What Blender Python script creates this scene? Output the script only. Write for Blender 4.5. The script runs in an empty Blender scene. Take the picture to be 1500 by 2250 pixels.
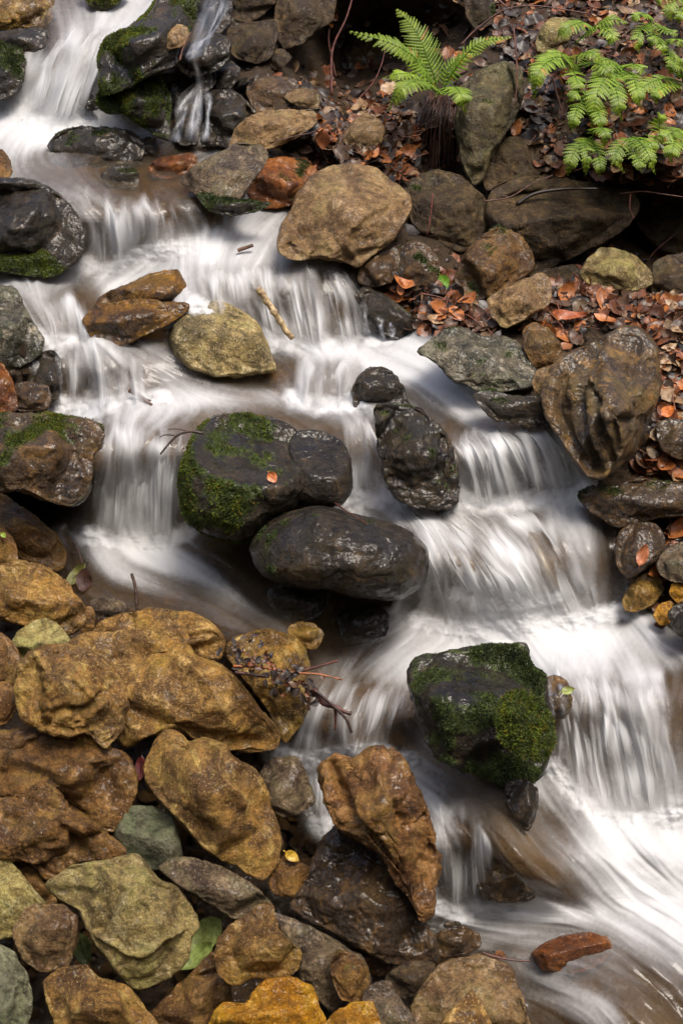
import bpy, math, random
import numpy as np
from mathutils import Vector

# ------------------------------------------------------------------ camera, sky, sun, exposure
scene = bpy.context.scene
COL = scene.collection
R = math.radians
PITCH = R(15)
CAM = np.array([0.0, 0.0, 2.4])
cd = bpy.data.cameras.new('camera')
cam = bpy.data.objects.new('camera', cd)
COL.objects.link(cam)
cam.location = CAM
cam.rotation_euler = (R(90) - PITCH, 0, 0)
cd.sensor_fit = 'HORIZONTAL'
cd.sensor_width = 24
cd.lens = 50
cd.clip_start = 0.05
cd.clip_end = 500
scene.camera = cam

SUN_ELEV, SUN_AZ = R(62), R(150)          # azimuth: clockwise from +Y (view direction)
world = bpy.data.worlds.new('World')
scene.world = world
world.use_nodes = True
nt = world.node_tree
nt.nodes.clear()
sky = nt.nodes.new('ShaderNodeTexSky')
sky.sky_type = 'NISHITA'
sky.sun_disc = False
sky.sun_elevation = SUN_ELEV
sky.sun_rotation = SUN_AZ
sky.air_density = 1.0
sky.dust_density = 5.0
sky.ozone_density = 0.6
bg = nt.nodes.new('ShaderNodeBackground')
bg.inputs['Strength'].default_value = 0.15
wo = nt.nodes.new('ShaderNodeOutputWorld')
nt.links.new(sky.outputs[0], bg.inputs['Color'])
nt.links.new(bg.outputs[0], wo.inputs['Surface'])

sl = bpy.data.lights.new('sun', 'SUN')
sl.energy = 1.65
sl.angle = R(24)
sl.color = (1.0, 0.95, 0.87)
so = bpy.data.objects.new('sun', sl)
COL.objects.link(so)
sdir = Vector((math.cos(SUN_ELEV) * math.sin(SUN_AZ), math.cos(SUN_ELEV) * math.cos(SUN_AZ), math.sin(SUN_ELEV)))
so.rotation_euler = (-sdir).to_track_quat('-Z', 'Y').to_euler()

vs = scene.view_settings
vs.view_transform = 'Standard'
vs.look = 'None'
vs.gamma = 1
vs.exposure = 0.62
scene.render.film_transparent = False
scene.cycles.use_denoising = True
scene.cycles.max_bounces = 8
scene.cycles.transparent_max_bounces = 16

# ------------------------------------------------------------------ helpers: geometry
RT = np.array([1.0, 0, 0])
UP = np.array([0, math.sin(PITCH), math.cos(PITCH)])
FW = np.array([0, math.cos(PITCH), -math.sin(PITCH)])
K = 0.48 / 1500.0                          # metres per photo pixel at one metre


def at(px, py, d):
    px, py, d = np.broadcast_arrays(np.asarray(px, float), np.asarray(py, float), np.asarray(d, float))
    x = (px - 750) * K * d
    y = -(py - 1125) * K * d
    return CAM + x[..., None] * RT + y[..., None] * UP + d[..., None] * FW


def dplane(py):
    a, b = 1 / 5.7, 1 / 3.35
    q = a + (b - a) * np.asarray(py, float) / 2250.0
    return 1 / np.clip(q, 0.03, 0.5)


rng = np.random.default_rng(7)
PERM = np.concatenate([rng.permutation(256)] * 3)
GRAD = rng.normal(size=(256, 3))
GRAD /= np.linalg.norm(GRAD, axis=1)[:, None]


def noise3(p):
    """gradient noise, about -0.7..0.7"""
    p = np.asarray(p, float)
    i = np.floor(p).astype(int)
    f = p - i
    i &= 255
    u = f * f * f * (f * (f * 6 - 15) + 10)
    r = 0
    for dx in (0, 1):
        for dy in (0, 1):
            for dz in (0, 1):
                h = PERM[PERM[PERM[i[..., 0] + dx] + i[..., 1] + dy] + i[..., 2] + dz]
                g = GRAD[h]
                v = g[..., 0] * (f[..., 0] - dx) + g[..., 1] * (f[..., 1] - dy) + g[..., 2] * (f[..., 2] - dz)
                w = (u[..., 0] if dx else 1 - u[..., 0]) * (u[..., 1] if dy else 1 - u[..., 1]) * (u[..., 2] if dz else 1 - u[..., 2])
                r = r + v * w
    return r


def fbm(p, octv=4, gain=0.5):
    r, a = 0, 1.0
    p = np.asarray(p, float)
    for k in range(octv):
        r = r + a * noise3(p + 17.3 * k)
        p = p[..., [1, 2, 0]] * 2.03
        a *= gain
    return r


def mesh_np(name, V, F, mat=None, parent=None, loc=None, attrs=None, smooth=True, cattrs=None):
    me = bpy.data.meshes.new(name)
    V = np.asarray(V, np.float32)
    F = np.asarray(F, np.int32)
    if loc is not None:
        V = V - np.asarray(loc, np.float32)
    k = F.shape[1]
    me.vertices.add(len(V))
    me.vertices.foreach_set('co', V.ravel())
    me.loops.add(F.size)
    me.loops.foreach_set('vertex_index', F.ravel())
    me.polygons.add(len(F))
    me.polygons.foreach_set('loop_start', np.arange(len(F), dtype=np.int32) * k)
    me.update(calc_edges=True)
    me.polygons.foreach_set('use_smooth', np.full(len(F), smooth, bool))
    for n, a in (attrs or {}).items():
        me.attributes.new(n, 'FLOAT', 'POINT').data.foreach_set('value', np.asarray(a, np.float32))
    for n, a in (cattrs or {}).items():
        c = np.ones((len(V), 4), np.float32)
        c[:, :3] = a
        me.attributes.new(n, 'FLOAT_COLOR', 'POINT').data.foreach_set('color', c.ravel())
    if mat:
        me.materials.append(mat)
    o = bpy.data.objects.new(name, me)
    COL.objects.link(o)
    if loc is not None:
        o.location = tuple(float(q) for q in loc)
    if parent:
        o.parent = parent
        if loc is not None:
            o.location = Vector(o.location) - Vector(parent.location)
    return o


def empty(name, loc):
    o = bpy.data.objects.new(name, None)
    o.empty_display_size = 0.05
    COL.objects.link(o)
    o.location = tuple(float(q) for q in loc)
    return o


def tag(o, label=None, cat=None, group=None, kind=None):
    if label:
        o['label'] = label
    if cat:
        o['category'] = cat
    if group:
        o['group'] = group
    if kind:
        o['kind'] = kind
    return o


class MB:
    """collects tubes and polygons into one triangle mesh"""
    def __init__(s):
        s.V, s.F, s.C = [], [], []
        s.n = 0

    def add(s, V, F, c=None):
        V = np.asarray(V, float)
        s.V.append(V)
        F = np.asarray(F, int)
        if F.shape[1] == 4:
            F = np.concatenate([F[:, [0, 1, 2]], F[:, [0, 2, 3]]])
        s.F.append(F + s.n)
        s.C.append(np.tile(np.asarray(c if c is not None else (1, 1, 1), float), (len(V), 1)))
        s.n += len(V)

    def tube(s, P, rad, n=6, c=None, bumpy=0.0):
        P = np.asarray(P, float)
        m = len(P)
        rad = np.broadcast_to(np.asarray(rad, float), (m,))
        T = np.gradient(P, axis=0)
        T /= np.linalg.norm(T, axis=1)[:, None] + 1e-9
        ref = np.array([0.31, 0.42, 0.85])
        A = np.cross(T, ref)
        A /= np.linalg.norm(A, axis=1)[:, None] + 1e-9
        B = np.cross(T, A)
        th = np.linspace(0, 2 * np.pi, n, endpoint=False)
        r = rad[:, None] * (1 + bumpy * np.sin(np.arange(m)[:, None] * 2.1 + th[None] * 2))
        V = P[:, None] + r[..., None] * (np.cos(th)[None, :, None] * A[:, None] + np.sin(th)[None, :, None] * B[:, None])
        V = V.reshape(-1, 3)
        F = []
        for i in range(m - 1):
            for j in range(n):
                a, b = i * n + j, i * n + (j + 1) % n
                F.append((a, b, b + n, a + n))
        V = np.concatenate([V, P[:1], P[-1:]])
        e0, e1 = m * n, m * n + 1
        s.add(V, F, c)
        base = s.n - len(V)
        cap = []
        for j in range(n):
            cap.append((base + (j + 1) % n, base + j, base + e0))
            cap.append((base + (m - 1) * n + j, base + (m - 1) * n + (j + 1) % n, base + e1))
        s.F.append(np.array(cap))

    def build(s, name, mat, parent=None, loc=None, smooth=True):
        V = np.concatenate(s.V)
        return mesh_np(name, V, np.concatenate(s.F), mat, parent, loc, smooth=smooth, cattrs={'tint': np.concatenate(s.C)})


def smooth_line(P, n=24):
    """Catmull-Rom through the rows of P"""
    P = np.asarray(P, float)
    if len(P) == 2:
        t = np.linspace(0, 1, n)[:, None]
        return P[0] * (1 - t) + P[1] * t
    Q = np.concatenate([2 * P[:1] - P[1:2], P, 2 * P[-1:] - P[-2:-1]])
    u = np.linspace(0, len(P) - 1, n)
    k = np.clip(u.astype(int), 0, len(P) - 2)
    t = (u - k)[:, None]
    a, b, c, d = Q[k], Q[k + 1], Q[k + 2], Q[k + 3]
    return 0.5 * (2 * b + (c - a) * t + (2 * a - 5 * b + 4 * c - d) * t ** 2 + (3 * b - a - 3 * c + d) * t ** 3)


# ------------------------------------------------------------------ helpers: materials
def new_mat(name):
    m = bpy.data.materials.new(name)
    m.use_nodes = True
    t = m.node_tree
    t.nodes.clear()
    out = t.nodes.new('ShaderNodeOutputMaterial')
    return m, t, out


def nd(t, typ, **kw):
    n = t.nodes.new(typ)
    for k, v in kw.items():
        if k in n.inputs:
            n.inputs[k].default_value = v
        else:
            setattr(n, k, v)
    return n


def mixc(t, fac, a, b, blend='MIX'):
    n = t.nodes.new('ShaderNodeMix')
    n.data_type = 'RGBA'
    n.blend_type = blend
    n.clamp_factor = True
    for s, v in ((n.inputs[0], fac), (n.inputs[6], a), (n.inputs[7], b)):
        if hasattr(v, 'is_output'):
            t.links.new(v, s)
        elif isinstance(v, (int, float)):
            s.default_value = v
        else:
            s.default_value = (*v, 1)
    return n.outputs[2]


def math_(t, op, a, b=0.0, c=None, clamp=False):
    n = t.nodes.new('ShaderNodeMath')
    n.operation = op
    n.use_clamp = clamp
    for s, v in zip(n.inputs, (a, b, c if c is not None else 0.0)):
        if hasattr(v, 'is_output'):
            t.links.new(v, s)
        else:
            s.default_value = v
    return n.outputs[0]


def ramp(t, v, lo, hi, a=0.0, b=1.0):
    n = t.nodes.new('ShaderNodeMapRange')
    n.interpolation_type = 'SMOOTHSTEP'
    for k, s in enumerate((v, lo, hi, a, b)):
        if hasattr(s, 'is_output'):
            t.links.new(s, n.inputs[k])
        else:
            n.inputs[k].default_value = s
    return n.outputs[0]


def tex_noise(t, co, scale, detail=6, rough=0.55, dist=0.0):
    n = nd(t, 'ShaderNodeTexNoise')
    n.inputs['Scale'].default_value = scale
    n.inputs['Detail'].default_value = detail
    n.inputs['Roughness'].default_value = rough
    n.inputs['Distortion'].default_value = dist
    t.links.new(co, n.inputs['Vector'])
    return n.outputs[0]


MATS = {}


def rock_mat(kind):
    if kind in MATS:
        return MATS[kind]
    c1, c2, c3, rough, wet, pits = ROCK_KINDS[kind][:6]
    tint_a = (c1[0] * .95, c1[1] * 1.12, c1[2] * .95)
    tint_b = (c2[0] * .62, c2[1] * .56, c2[2] * .55)
    m, t, out = new_mat(kind + '_rock')
    tc = nd(t, 'ShaderNodeTexCoord')
    oi = nd(t, 'ShaderNodeObjectInfo')
    off = math_(t, 'MULTIPLY', oi.outputs['Random'], 63.0)
    va = nd(t, 'ShaderNodeVectorMath', operation='ADD')
    t.links.new(tc.outputs['Object'], va.inputs[0])
    t.links.new(off, va.inputs[1])
    co = va.outputs[0]
    n1 = tex_noise(t, co, 6, 7, 0.62, 0.5)
    n2 = tex_noise(t, co, 17, 10, 0.72, 0.7)
    n3 = tex_noise(t, co, 60, 6, 0.72)
    n4 = tex_noise(t, co, 190, 3, 0.6)
    base = mixc(t, ramp(t, n1, 0.42, 0.6), c1, c2)
    base = mixc(t, ramp(t, n2, 0.53, 0.64, 0, .9), base, c3)
    base = mixc(t, ramp(t, n2, 0.48, 0.38, 0, .85), base, tuple(x * 0.38 for x in c2))
    n5 = tex_noise(t, co, 9.5, 5, 0.6, 1.0)
    base = mixc(t, ramp(t, n5, 0.5, 0.66, 0, .62), base, tint_a)
    base = mixc(t, ramp(t, n5, 0.5, 0.38, 0, .8), base, tint_b)
    # fine mineral grain
    base = mixc(t, 0.5, base, mixc(t, ramp(t, n3, 0.3, 0.7), (0.22, 0.21, 0.2), (1.85, 1.8, 1.7)), 'MULTIPLY')
    base = mixc(t, ramp(t, n4, 0.57, 0.66, 0, 0.65), base, c3)
    base = mixc(t, ramp(t, n4, 0.43, 0.35, 0, 0.7), base, tuple(x * 0.35 for x in c2))
    hs = nd(t, 'ShaderNodeHueSaturation')
    t.links.new(base, hs.inputs['Color'])
    t.links.new(ramp(t, oi.outputs['Random'], 0, 1, 0.82, 1.2), hs.inputs['Value'])
    hs.inputs['Saturation'].default_value = 1.12
    base = hs.outputs[0]
    # moss film under the tufts
    at_ = nd(t, 'ShaderNodeAttribute', attribute_name='moss')
    mfac = ramp(t, math_(t, 'ADD', at_.outputs['Fac'], math_(t, 'MULTIPLY', math_(t, 'SUBTRACT', n3, 0.5), 0.7)), 0.35, 0.65)
    moss = mixc(t, ramp(t, n3, 0.35, 0.65), (0.022, 0.035, 0.006), (0.07, 0.10, 0.014))
    base = mixc(t, math_(t, 'MULTIPLY', mfac, 0.85), base, moss)
    p = nd(t, 'ShaderNodeBsdfPrincipled')
    t.links.new(base, p.inputs['Base Color'])
    rr = ramp(t, n2, 0.3, 0.7, max(rough - 0.18, 0.08), min(rough + 0.18, 1))
    t.links.new(math_(t, 'MAXIMUM', rr, math_(t, 'MULTIPLY', mfac, 0.8)), p.inputs['Roughness'])
    cw = math_(t, 'MULTIPLY', wet, math_(t, 'SUBTRACT', 1.0, math_(t, 'MULTIPLY', mfac, 0.7)))
    t.links.new(math_(t, 'MULTIPLY', cw, ramp(t, n1, 0.35, 0.58, 0.45, 1.0)), p.inputs['Coat Weight'])
    p.inputs['Coat Roughness'].default_value = 0.09
    p.inputs['Specular IOR Level'].default_value = 0.3
    p.inputs['Coat IOR'].default_value = 1.4
    vo = nd(t, 'ShaderNodeTexVoronoi', feature='SMOOTH_F1')
    vo.inputs['Scale'].default_value = 38
    t.links.new(co, vo.inputs['Vector'])
    h = math_(t, 'ADD', math_(t, 'MULTIPLY', n2, 1.1), math_(t, 'MULTIPLY', n3, 0.5))
    h = math_(t, 'ADD', h, math_(t, 'MULTIPLY', vo.outputs['Distance'], 0.35 * pits))
    h = math_(t, 'ADD', h, math_(t, 'MULTIPLY', n4, 0.11))
    bp = nd(t, 'ShaderNodeBump')
    bp.inputs['Strength'].default_value = 0.9
    bp.inputs['Distance'].default_value = 0.022
    t.links.new(h, bp.inputs['Height'])
    t.links.new(bp.outputs[0], p.inputs['Normal'])
    b2 = nd(t, 'ShaderNodeBump')
    b2.inputs['Strength'].default_value = 0.9
    b2.inputs['Distance'].default_value = 0.0075
    t.links.new(math_(t, 'ADD', tex_noise(t, co, 42, 2, 0.5, 0.6), math_(t, 'MULTIPLY', tex_noise(t, co, 130, 2, 0.5), 0.16)), b2.inputs['Height'])
    t.links.new(b2.outputs[0], p.inputs['Coat Normal'])
    t.links.new(p.outputs[0], out.inputs[0])
    MATS[kind] = m
    return m


def plain_mat(name, col, col2=None, rough=0.6, scale=60, tint=False, trans=0.0, coat=0.0, rnd=0.25, bump=0.004):
    if name in MATS:
        return MATS[name]
    m, t, out = new_mat(name)
    tc = nd(t, 'ShaderNodeTexCoord')
    oi = nd(t, 'ShaderNodeObjectInfo')
    va = nd(t, 'ShaderNodeVectorMath', operation='ADD')
    t.links.new(tc.outputs['Object'], va.inputs[0])
    t.links.new(math_(t, 'MULTIPLY', oi.outputs['Random'], 31.0), va.inputs[1])
    co = va.outputs[0]
    n1 = tex_noise(t, co, scale, 5, 0.6)
    base = mixc(t, ramp(t, n1, 0.35, 0.65), col, col2 or tuple(x * 0.55 for x in col))
    if tint:
        a = nd(t, 'ShaderNodeAttribute', attribute_name='tint')
        base = mixc(t, 1.0, base, a.outputs['Color'], 'MULTIPLY')
    hs = nd(t, 'ShaderNodeHueSaturation')
    t.links.new(base, hs.inputs['Color'])
    t.links.new(ramp(t, oi.outputs['Random'], 0, 1, 1 - rnd, 1 + rnd), hs.inputs['Value'])
    base = hs.outputs[0]
    p = nd(t, 'ShaderNodeBsdfPrincipled')
    t.links.new(base, p.inputs['Base Color'])
    p.inputs['Roughness'].default_value = rough
    p.inputs['Coat Weight'].default_value = coat
    p.inputs['Coat Roughness'].default_value = 0.2
    bp = nd(t, 'ShaderNodeBump')
    bp.inputs['Strength'].default_value = 0.6
    bp.inputs['Distance'].default_value = bump
    t.links.new(n1, bp.inputs['Height'])
    t.links.new(bp.outputs[0], p.inputs['Normal'])
    if trans:
        tr = nd(t, 'ShaderNodeBsdfTranslucent')
        t.links.new(base, tr.inputs['Color'])
        mx = nd(t, 'ShaderNodeMixShader')
        mx.inputs[0].default_value = trans
        t.links.new(p.outputs[0], mx.inputs[1])
        t.links.new(tr.outputs[0], mx.inputs[2])
        t.links.new(mx.outputs[0], out.inputs[0])
    else:
        t.links.new(p.outputs[0], out.inputs[0])
    MATS[name] = m
    return m


# colour, second colour, pale patches, roughness, wetness, pitting
ROCK_KINDS = {
    'gold':   ((.29, .168, .06), (.155, .09, .036), (.50, .34, .15), .58, .28, 1.0),
    'ochre':  ((.40, .21, .05), (.27, .13, .03), (.52, .33, .12), .58, .25, .7),
    'brown':  ((.20, .108, .042), (.105, .058, .025), (.33, .20, .09), .55, .32, 1.0),
    'tan':    ((.27, .175, .09), (.16, .10, .05), (.40, .29, .18), .6, .3, .9),
    'olive':  ((.29, .225, .10), (.18, .135, .06), (.45, .38, .22), .6, .2, .8),
    'pale':   ((.36, .31, .14), (.27, .22, .09), (.50, .45, .26), .66, .05, .5),
    'sage':   ((.15, .15, .095), (.11, .11, .07), (.22, .21, .14), .62, .12, .4),
    'grey':   ((.13, .095, .06), (.07, .05, .033), (.26, .20, .13), .5, .35, .8),
    'black':  ((.030, .022, .013), (.014, .010, .006), (.085, .056, .03), .45, .7, 1.2),
    'wet':    ((.085, .05, .026), (.04, .026, .015), (.19, .11, .045), .38, .65, 1.1),
    'rust':   ((.24, .085, .03), (.12, .045, .018), (.34, .15, .06), .42, .45, .8),
    'dim':    ((.075, .05, .027), (.04, .027, .015), (.15, .10, .05), .6, .1, .9),  # shade on the bank rocks is put into this darker colour
    'sculpt': ((.125, .08, .04), (.05, .035, .022), (.26, .15, .055), .45, .55, .8),
    'pillar': ((.13, .105, .05), (.07, .055, .028), (.22, .18, .10), .6, .2, .7),
    'amber': ((.15, .075, .022), (.05, .028, .013), (.34, .18, .05), .4, .7, 1.0),
    'umber': ((.235, .135, .052), (.12, .07, .031), (.40, .29, .12), .58, .25, 1.1),
    'russet': ((.31, .165, .07), (.15, .075, .032), (.46, .27, .13), .45, .45, 1.3),
    'cream': ((.27, .205, .095), (.13, .105, .05), (.56, .47, .29), .5, .3, 1.2),
    'golden_wet': ((.26, .15, .05), (.12, .07, .025), (.46, .34, .15), .4, .55, 1.2),
    'speckled': ((.14, .12, .085), (.05, .05, .03), (.42, .37, .28), .42, .5, 1.4),
}

# ------------------------------------------------------------------ the stream: its currents (x, y, foam, depth offset[, silt])
G = [
 [(340,-60,.8,-.03),(290,30,.85,-.1),(220,100,.9,-.12),(150,170,.95,-.05),(110,240,1,.08),(40,290,1,.1)],
 [(130,-60,.5,0),(150,20,.5,-.08),(170,70,.8,-.12),(130,150,.95,-.05),(70,220,1,.08),(0,260,1,.1),(-60,300,.95,.1)],
 [(400,-50,.6,0),(330,20,.7,-.1),(260,90,.85,-.12),(200,180,.85,-.03),(190,240,.9,.08),(240,270,.8,.1)],
 [(90,60,.3,0),(110,110,.4,-.06),(80,150,.8,-.05),(50,200,.9,.04)],
 [(200,240,.9,.1),(120,280,1,.08),(60,310,.95,.03),(20,340,.6,0)],
 [(240,260,.85,.1),(280,280,.5,.05),(300,300,.3,.05)],
 [(30,300,.95,.08),(10,340,.75,.02),(60,370,.55,-.03),(150,395,.42,-.08),(220,420,.32,-.12),(290,440,.3,-.13)],
 [(470,325,.7,.08),(420,335,.55,.08),(360,345,.25,.06),(250,360,.1,.04),(120,350,.45,.02)],
 [(420,375,.2,.04),(340,385,.12,.02),(240,375,.12,.02),(160,375,.3,0)],
 [(90,350,.7,0),(200,385,.5,-.05),(330,405,.35,-.1),(420,425,.25,-.12),(480,470,.2,-.1),(490,490,.5,0)],
 [(130,410,.5,-.08),(175,440,.7,-.12),(200,500,.8,-.05),(210,560,.6,.06),(180,590,.85,.1)],
 [(200,420,.4,-.12),(240,455,.65,-.1),(270,510,.65,-.02),(250,570,.75,.06),(220,600,.9,.1)],
 [(280,435,.3,-.13),(330,470,.55,-.1),(330,520,.6,-.02),(350,560,.8,.04),(310,600,.85,.06)],
 [(360,440,.25,-.13),(410,480,.4,-.08),(400,520,.75,0),(430,560,.95,.03),(450,600,.75,-.03)],
 [(640,455,.5,.1),(580,470,.75,.06),(520,500,.9,.03),(460,540,1,.02),(440,580,.9,-.05),(440,620,.75,-.1),(470,660,.65,0)],
 [(620,470,.55,.1),(600,500,.8,0),(570,540,.75,-.03),(510,580,.85,-.06),(520,640,.75,-.05),(570,690,.6,.03),(610,740,.85,.1)],
 [(610,540,.8,.05),(650,580,.6,-.05),(620,620,.6,-.06),(640,680,.5,0),(670,740,.75,.1)],
 [(690,570,.6,0),(720,590,.5,-.05),(720,640,.45,-.02),(740,700,.4,.05),(770,745,.75,.1)],
 [(740,590,.4,0),(780,620,.4,0),(800,680,.35,.05),(830,740,.5,.1)],
 [(450,590,.7,0),(300,595,.8,.08),(200,605,.85,.08),(120,620,.6,.05),(60,620,.7,0),(90,660,.8,-.05),(130,710,.6,-.02)],
 [(-60,600,.7,.05),(40,620,.7,0),(80,680,.8,-.08),(110,720,.7,-.03),(150,750,.9,.05)],
 [(200,610,.5,.06),(170,650,.25,0),(140,680,.3,-.06),(150,710,.4,0),(170,740,.7,.05)],
 [(120,740,.6,-.02),(140,780,.75,-.08),(150,830,.4,0),(150,880,.4,.08)],
 [(170,740,.75,-.03),(230,770,.9,-.08),(260,820,.65,-.03),(330,860,.55,.04),(420,880,.85,.04)],
 [(240,740,.6,0),(330,770,.8,-.04),(380,820,.65,0),(460,850,.6,.02),(560,870,.35,.02)],
 [(300,740,.25,.03),(380,780,.4,.02),(460,815,.55,.02),(560,820,.28,.02),(630,830,.25,.02)],
 [(460,800,.25,.05),(540,800,.15,.03),(620,790,.25,.03),(640,830,.3,.02),(620,870,.65,.03)],
 [(600,750,.95,.1),(680,765,1,.08),(780,775,1,.05),(870,790,.9,0),(940,820,.9,-.05),(1000,870,.9,-.05),(1060,920,.7,-.08),(1130,940,.62,-.12)],
 [(640,770,1,.06),(740,790,.7,-.05),(690,820,.85,-.06),(660,860,.9,.0),(690,890,.7,.03)],
 [(800,790,.8,-.04),(720,830,.45,-.06),(710,870,.4,.03),(760,900,.45,.02)],
 [(850,775,.9,.05),(930,790,.85,0),(980,840,.9,-.02),(1040,890,.85,-.04),(1130,910,.5,-.08),(1210,940,.5,-.12)],
 [(900,880,.5,.02),(960,910,.45,-.05),(1010,960,.35,-.1),(1060,970,.45,-.14),(1090,1000,.8,-.1),(1110,1080,.5,.06)],
 [(1000,890,.75,-.02),(1090,940,.62,-.1),(1130,965,.75,-.13),(1170,1010,.75,-.06),(1190,1080,.6,.06)],
 [(1180,930,.5,-.1),(1230,970,.8,-.12),(1250,1020,.75,-.05),(1280,1070,.9,.06)],
 [(960,960,.2,-.08),(1010,1000,.5,-.13),(1020,1040,.85,-.05),(1030,1090,.65,.06)],
 [(200,890,.75,.06),(330,885,.95,.04),(460,880,1,.04),(600,880,.85,.03),(700,885,.8,.0),(760,910,.7,-.06),(800,950,.6,-.08),(790,1010,.45,-.04),(830,1080,.85,.05)],
 [(480,905,.4,-.04),(580,905,.25,-.08),(680,930,.2,-.12),(740,970,.3,-.12),(780,1040,.55,-.06),(800,1085,.7,.03)],
 [(780,890,.6,0),(820,950,.6,-.06),(830,1020,.5,0),(860,1080,.75,.05)],
 [(330,890,.85,.02),(280,920,.8,-.08),(260,960,.75,-.14),(240,1040,.5,-.04),(240,1110,.42,.06),(230,1180,.85,.14)],
 [(420,895,.85,.0),(330,920,.75,-.08),(290,960,.8,-.14),(290,1040,.95,-.04),(290,1110,.95,.06),(300,1180,1,.14)],
 [(480,900,.6,-.03),(400,930,.4,-.1),(340,970,.4,-.14),(330,1040,.65,-.03),(340,1110,.75,.06),(360,1180,.9,.14)],
 [(440,930,.35,-.08),(390,970,.35,-.13),(380,1050,.7,-.03),(385,1120,.45,.06),(400,1180,.7,.13)],
 [(230,920,.5,-.04),(225,1000,.35,-.12),(210,1080,.4,0),(200,1170,.4,.13)],
 [(300,1180,1,.14),(350,1220,1,.08),(430,1250,.8,.04),(500,1290,.6,0),(560,1340,.45,-.06),(620,1380,.35,-.12),(660,1430,.3,-.1)],
 [(200,1200,.85,.14),(250,1250,.7,.07),(350,1290,.6,.02),(450,1320,.45,-.03),(540,1360,.4,-.08),(620,1395,.3,-.12)],
 [(400,1180,.8,.12),(460,1215,.5,.08),(520,1260,.3,.04),(580,1310,.25,-.03),(640,1360,.2,-.1),(660,1420,.25,-.1)],
 [(150,1190,.3,.14),(180,1240,.35,.08),(240,1300,.25,.04),(330,1330,.22,0),(430,1345,.2,-.03)],
 [(470,1200,.12,.08),(540,1240,.05,.06,.1),(590,1290,.05,.02,.1),(640,1330,.1,-.05)],
 [(690,1380,.05,.06,.3),(740,1410,.1,.05,.2),(790,1410,.3,.05)],
 [(790,1080,.7,.04),(860,1110,.7,-.02),(920,1150,.65,-.1),(960,1220,.75,-.12),(950,1300,.6,-.02),(930,1370,.75,.1)],
 [(830,1085,.85,.04),(920,1120,.75,-.03),(1000,1180,.7,-.1),(1040,1250,.35,-.1),(1020,1310,.5,0),(1010,1380,.85,.1)],
 [(900,1080,.7,.05),(1000,1120,.75,0),(1070,1190,.75,-.08),(1110,1260,.9,-.08),(1120,1320,.85,0),(1130,1380,1,.1)],
 [(1050,1080,.6,.05),(1060,1120,.6,.02),(1130,1190,.6,-.05),(1170,1260,.7,-.06),(1200,1330,.85,.02),(1230,1380,1,.1)],
 [(1150,1080,.7,.06),(1150,1120,.6,0),(1190,1170,.5,-.05),(1220,1230,.45,-.05),(1250,1300,.6,.02),(1280,1370,1,.1)],
 [(1270,1070,.95,.06),(1240,1110,.9,0),(1270,1170,.95,-.06),(1290,1240,.55,-.03),(1310,1310,.5,.04),(1320,1370,.9,.1)],
 [(1300,1100,.6,.05),(1330,1180,.4,0),(1340,1260,.35,.03),(1350,1340,.55,.1)],
 [(950,1380,.8,.1),(1080,1380,1,.1),(1200,1390,1,.1),(1320,1400,1,.08),(1420,1430,.7,.05),(1540,1460,.5,0)],
 [(1000,1400,.9,.08),(880,1410,.7,.06),(800,1430,.6,.03),(740,1470,.5,-.03),(690,1540,.45,-.1),(650,1620,.5,-.02),(640,1660,.6,.05)],
 [(930,1400,.8,.06),(880,1450,.85,0),(830,1500,.6,-.05),(770,1560,.35,-.1),(720,1620,.45,-.03),(690,1690,.75,.05),(700,1760,.65,.08),(715,1810,.5,.1)],
 [(900,1470,.85,0),(860,1530,.5,-.07),(840,1590,.35,-.06),(860,1640,.55,0),(930,1690,.7,.05)],
 [(760,1400,.4,.05),(700,1440,.4,0),(690,1500,.45,-.07),(660,1580,.45,-.03)],
 [(1180,1400,1,.08),(1200,1450,.9,0),(1260,1490,.85,-.08),(1240,1560,.4,-.08),(1240,1640,.55,0),(1290,1720,.8,.03),(1340,1800,1,.05)],
 [(1300,1410,1,.06),(1320,1470,.85,-.03),(1340,1520,.5,-.1),(1330,1600,.45,-.05),(1340,1680,.6,.02),(1380,1760,.9,.05)],
 [(1400,1420,.8,.04),(1400,1480,.85,-.06),(1430,1530,1,-.12),(1440,1600,.8,-.08),(1440,1700,.75,0),(1460,1800,.9,.06)],
 [(1540,1470,.4,0),(1490,1520,.3,-.08),(1490,1620,.4,-.05),(1500,1720,.8,0),(1520,1820,.9,.06)],
 [(930,1690,.7,.05),(1000,1720,.55,0),(1070,1770,.45,-.08,.2),(1140,1840,.3,-.12,.4),(1210,1920,.32,-.08,.2),(1290,1980,.5,.03)],
 [(940,1720,.7,.02),(1010,1770,.55,-.08),(1080,1830,.35,-.14,.2),(1160,1910,.25,-.12,.2),(1250,1980,.35,0)],
 [(950,1760,.8,0),(980,1820,.8,-.08),(1000,1900,.65,0),(1020,1980,.65,.08)],
 [(1000,1790,.6,-.08),(1040,1850,.3,-.08),(1060,1930,.25,.02),(1090,1990,.65,.08)],
 [(1200,1730,.8,.04),(1240,1800,.5,0),(1300,1870,.8,-.03),(1350,1930,.9,.02),(1420,1980,.95,.05)],
 [(1180,1790,.3,.05),(1230,1850,.55,0),(1300,1920,.7,-.02),(1330,1980,.8,.05)],
 [(1340,1790,1,.05),(1380,1850,.95,0),(1440,1920,.85,0),(1540,1990,.85,.05)],
 [(1020,2000,.8,.08),(1120,2000,.95,.08),(1220,2000,.9,.06),(1330,2010,.85,.03),(1420,2060,.7,0),(1540,2150,.55,0)],
 [(980,2030,.45,.08),(1080,2040,.65,.06),(1180,2040,.6,.05),(1300,2050,.55,.02),(1380,2110,.45,-.02),(1480,2190,.35,-.05)],
 [(1400,2000,.9,.05),(1470,2040,.9,0),(1560,2100,.85,0)],
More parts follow.
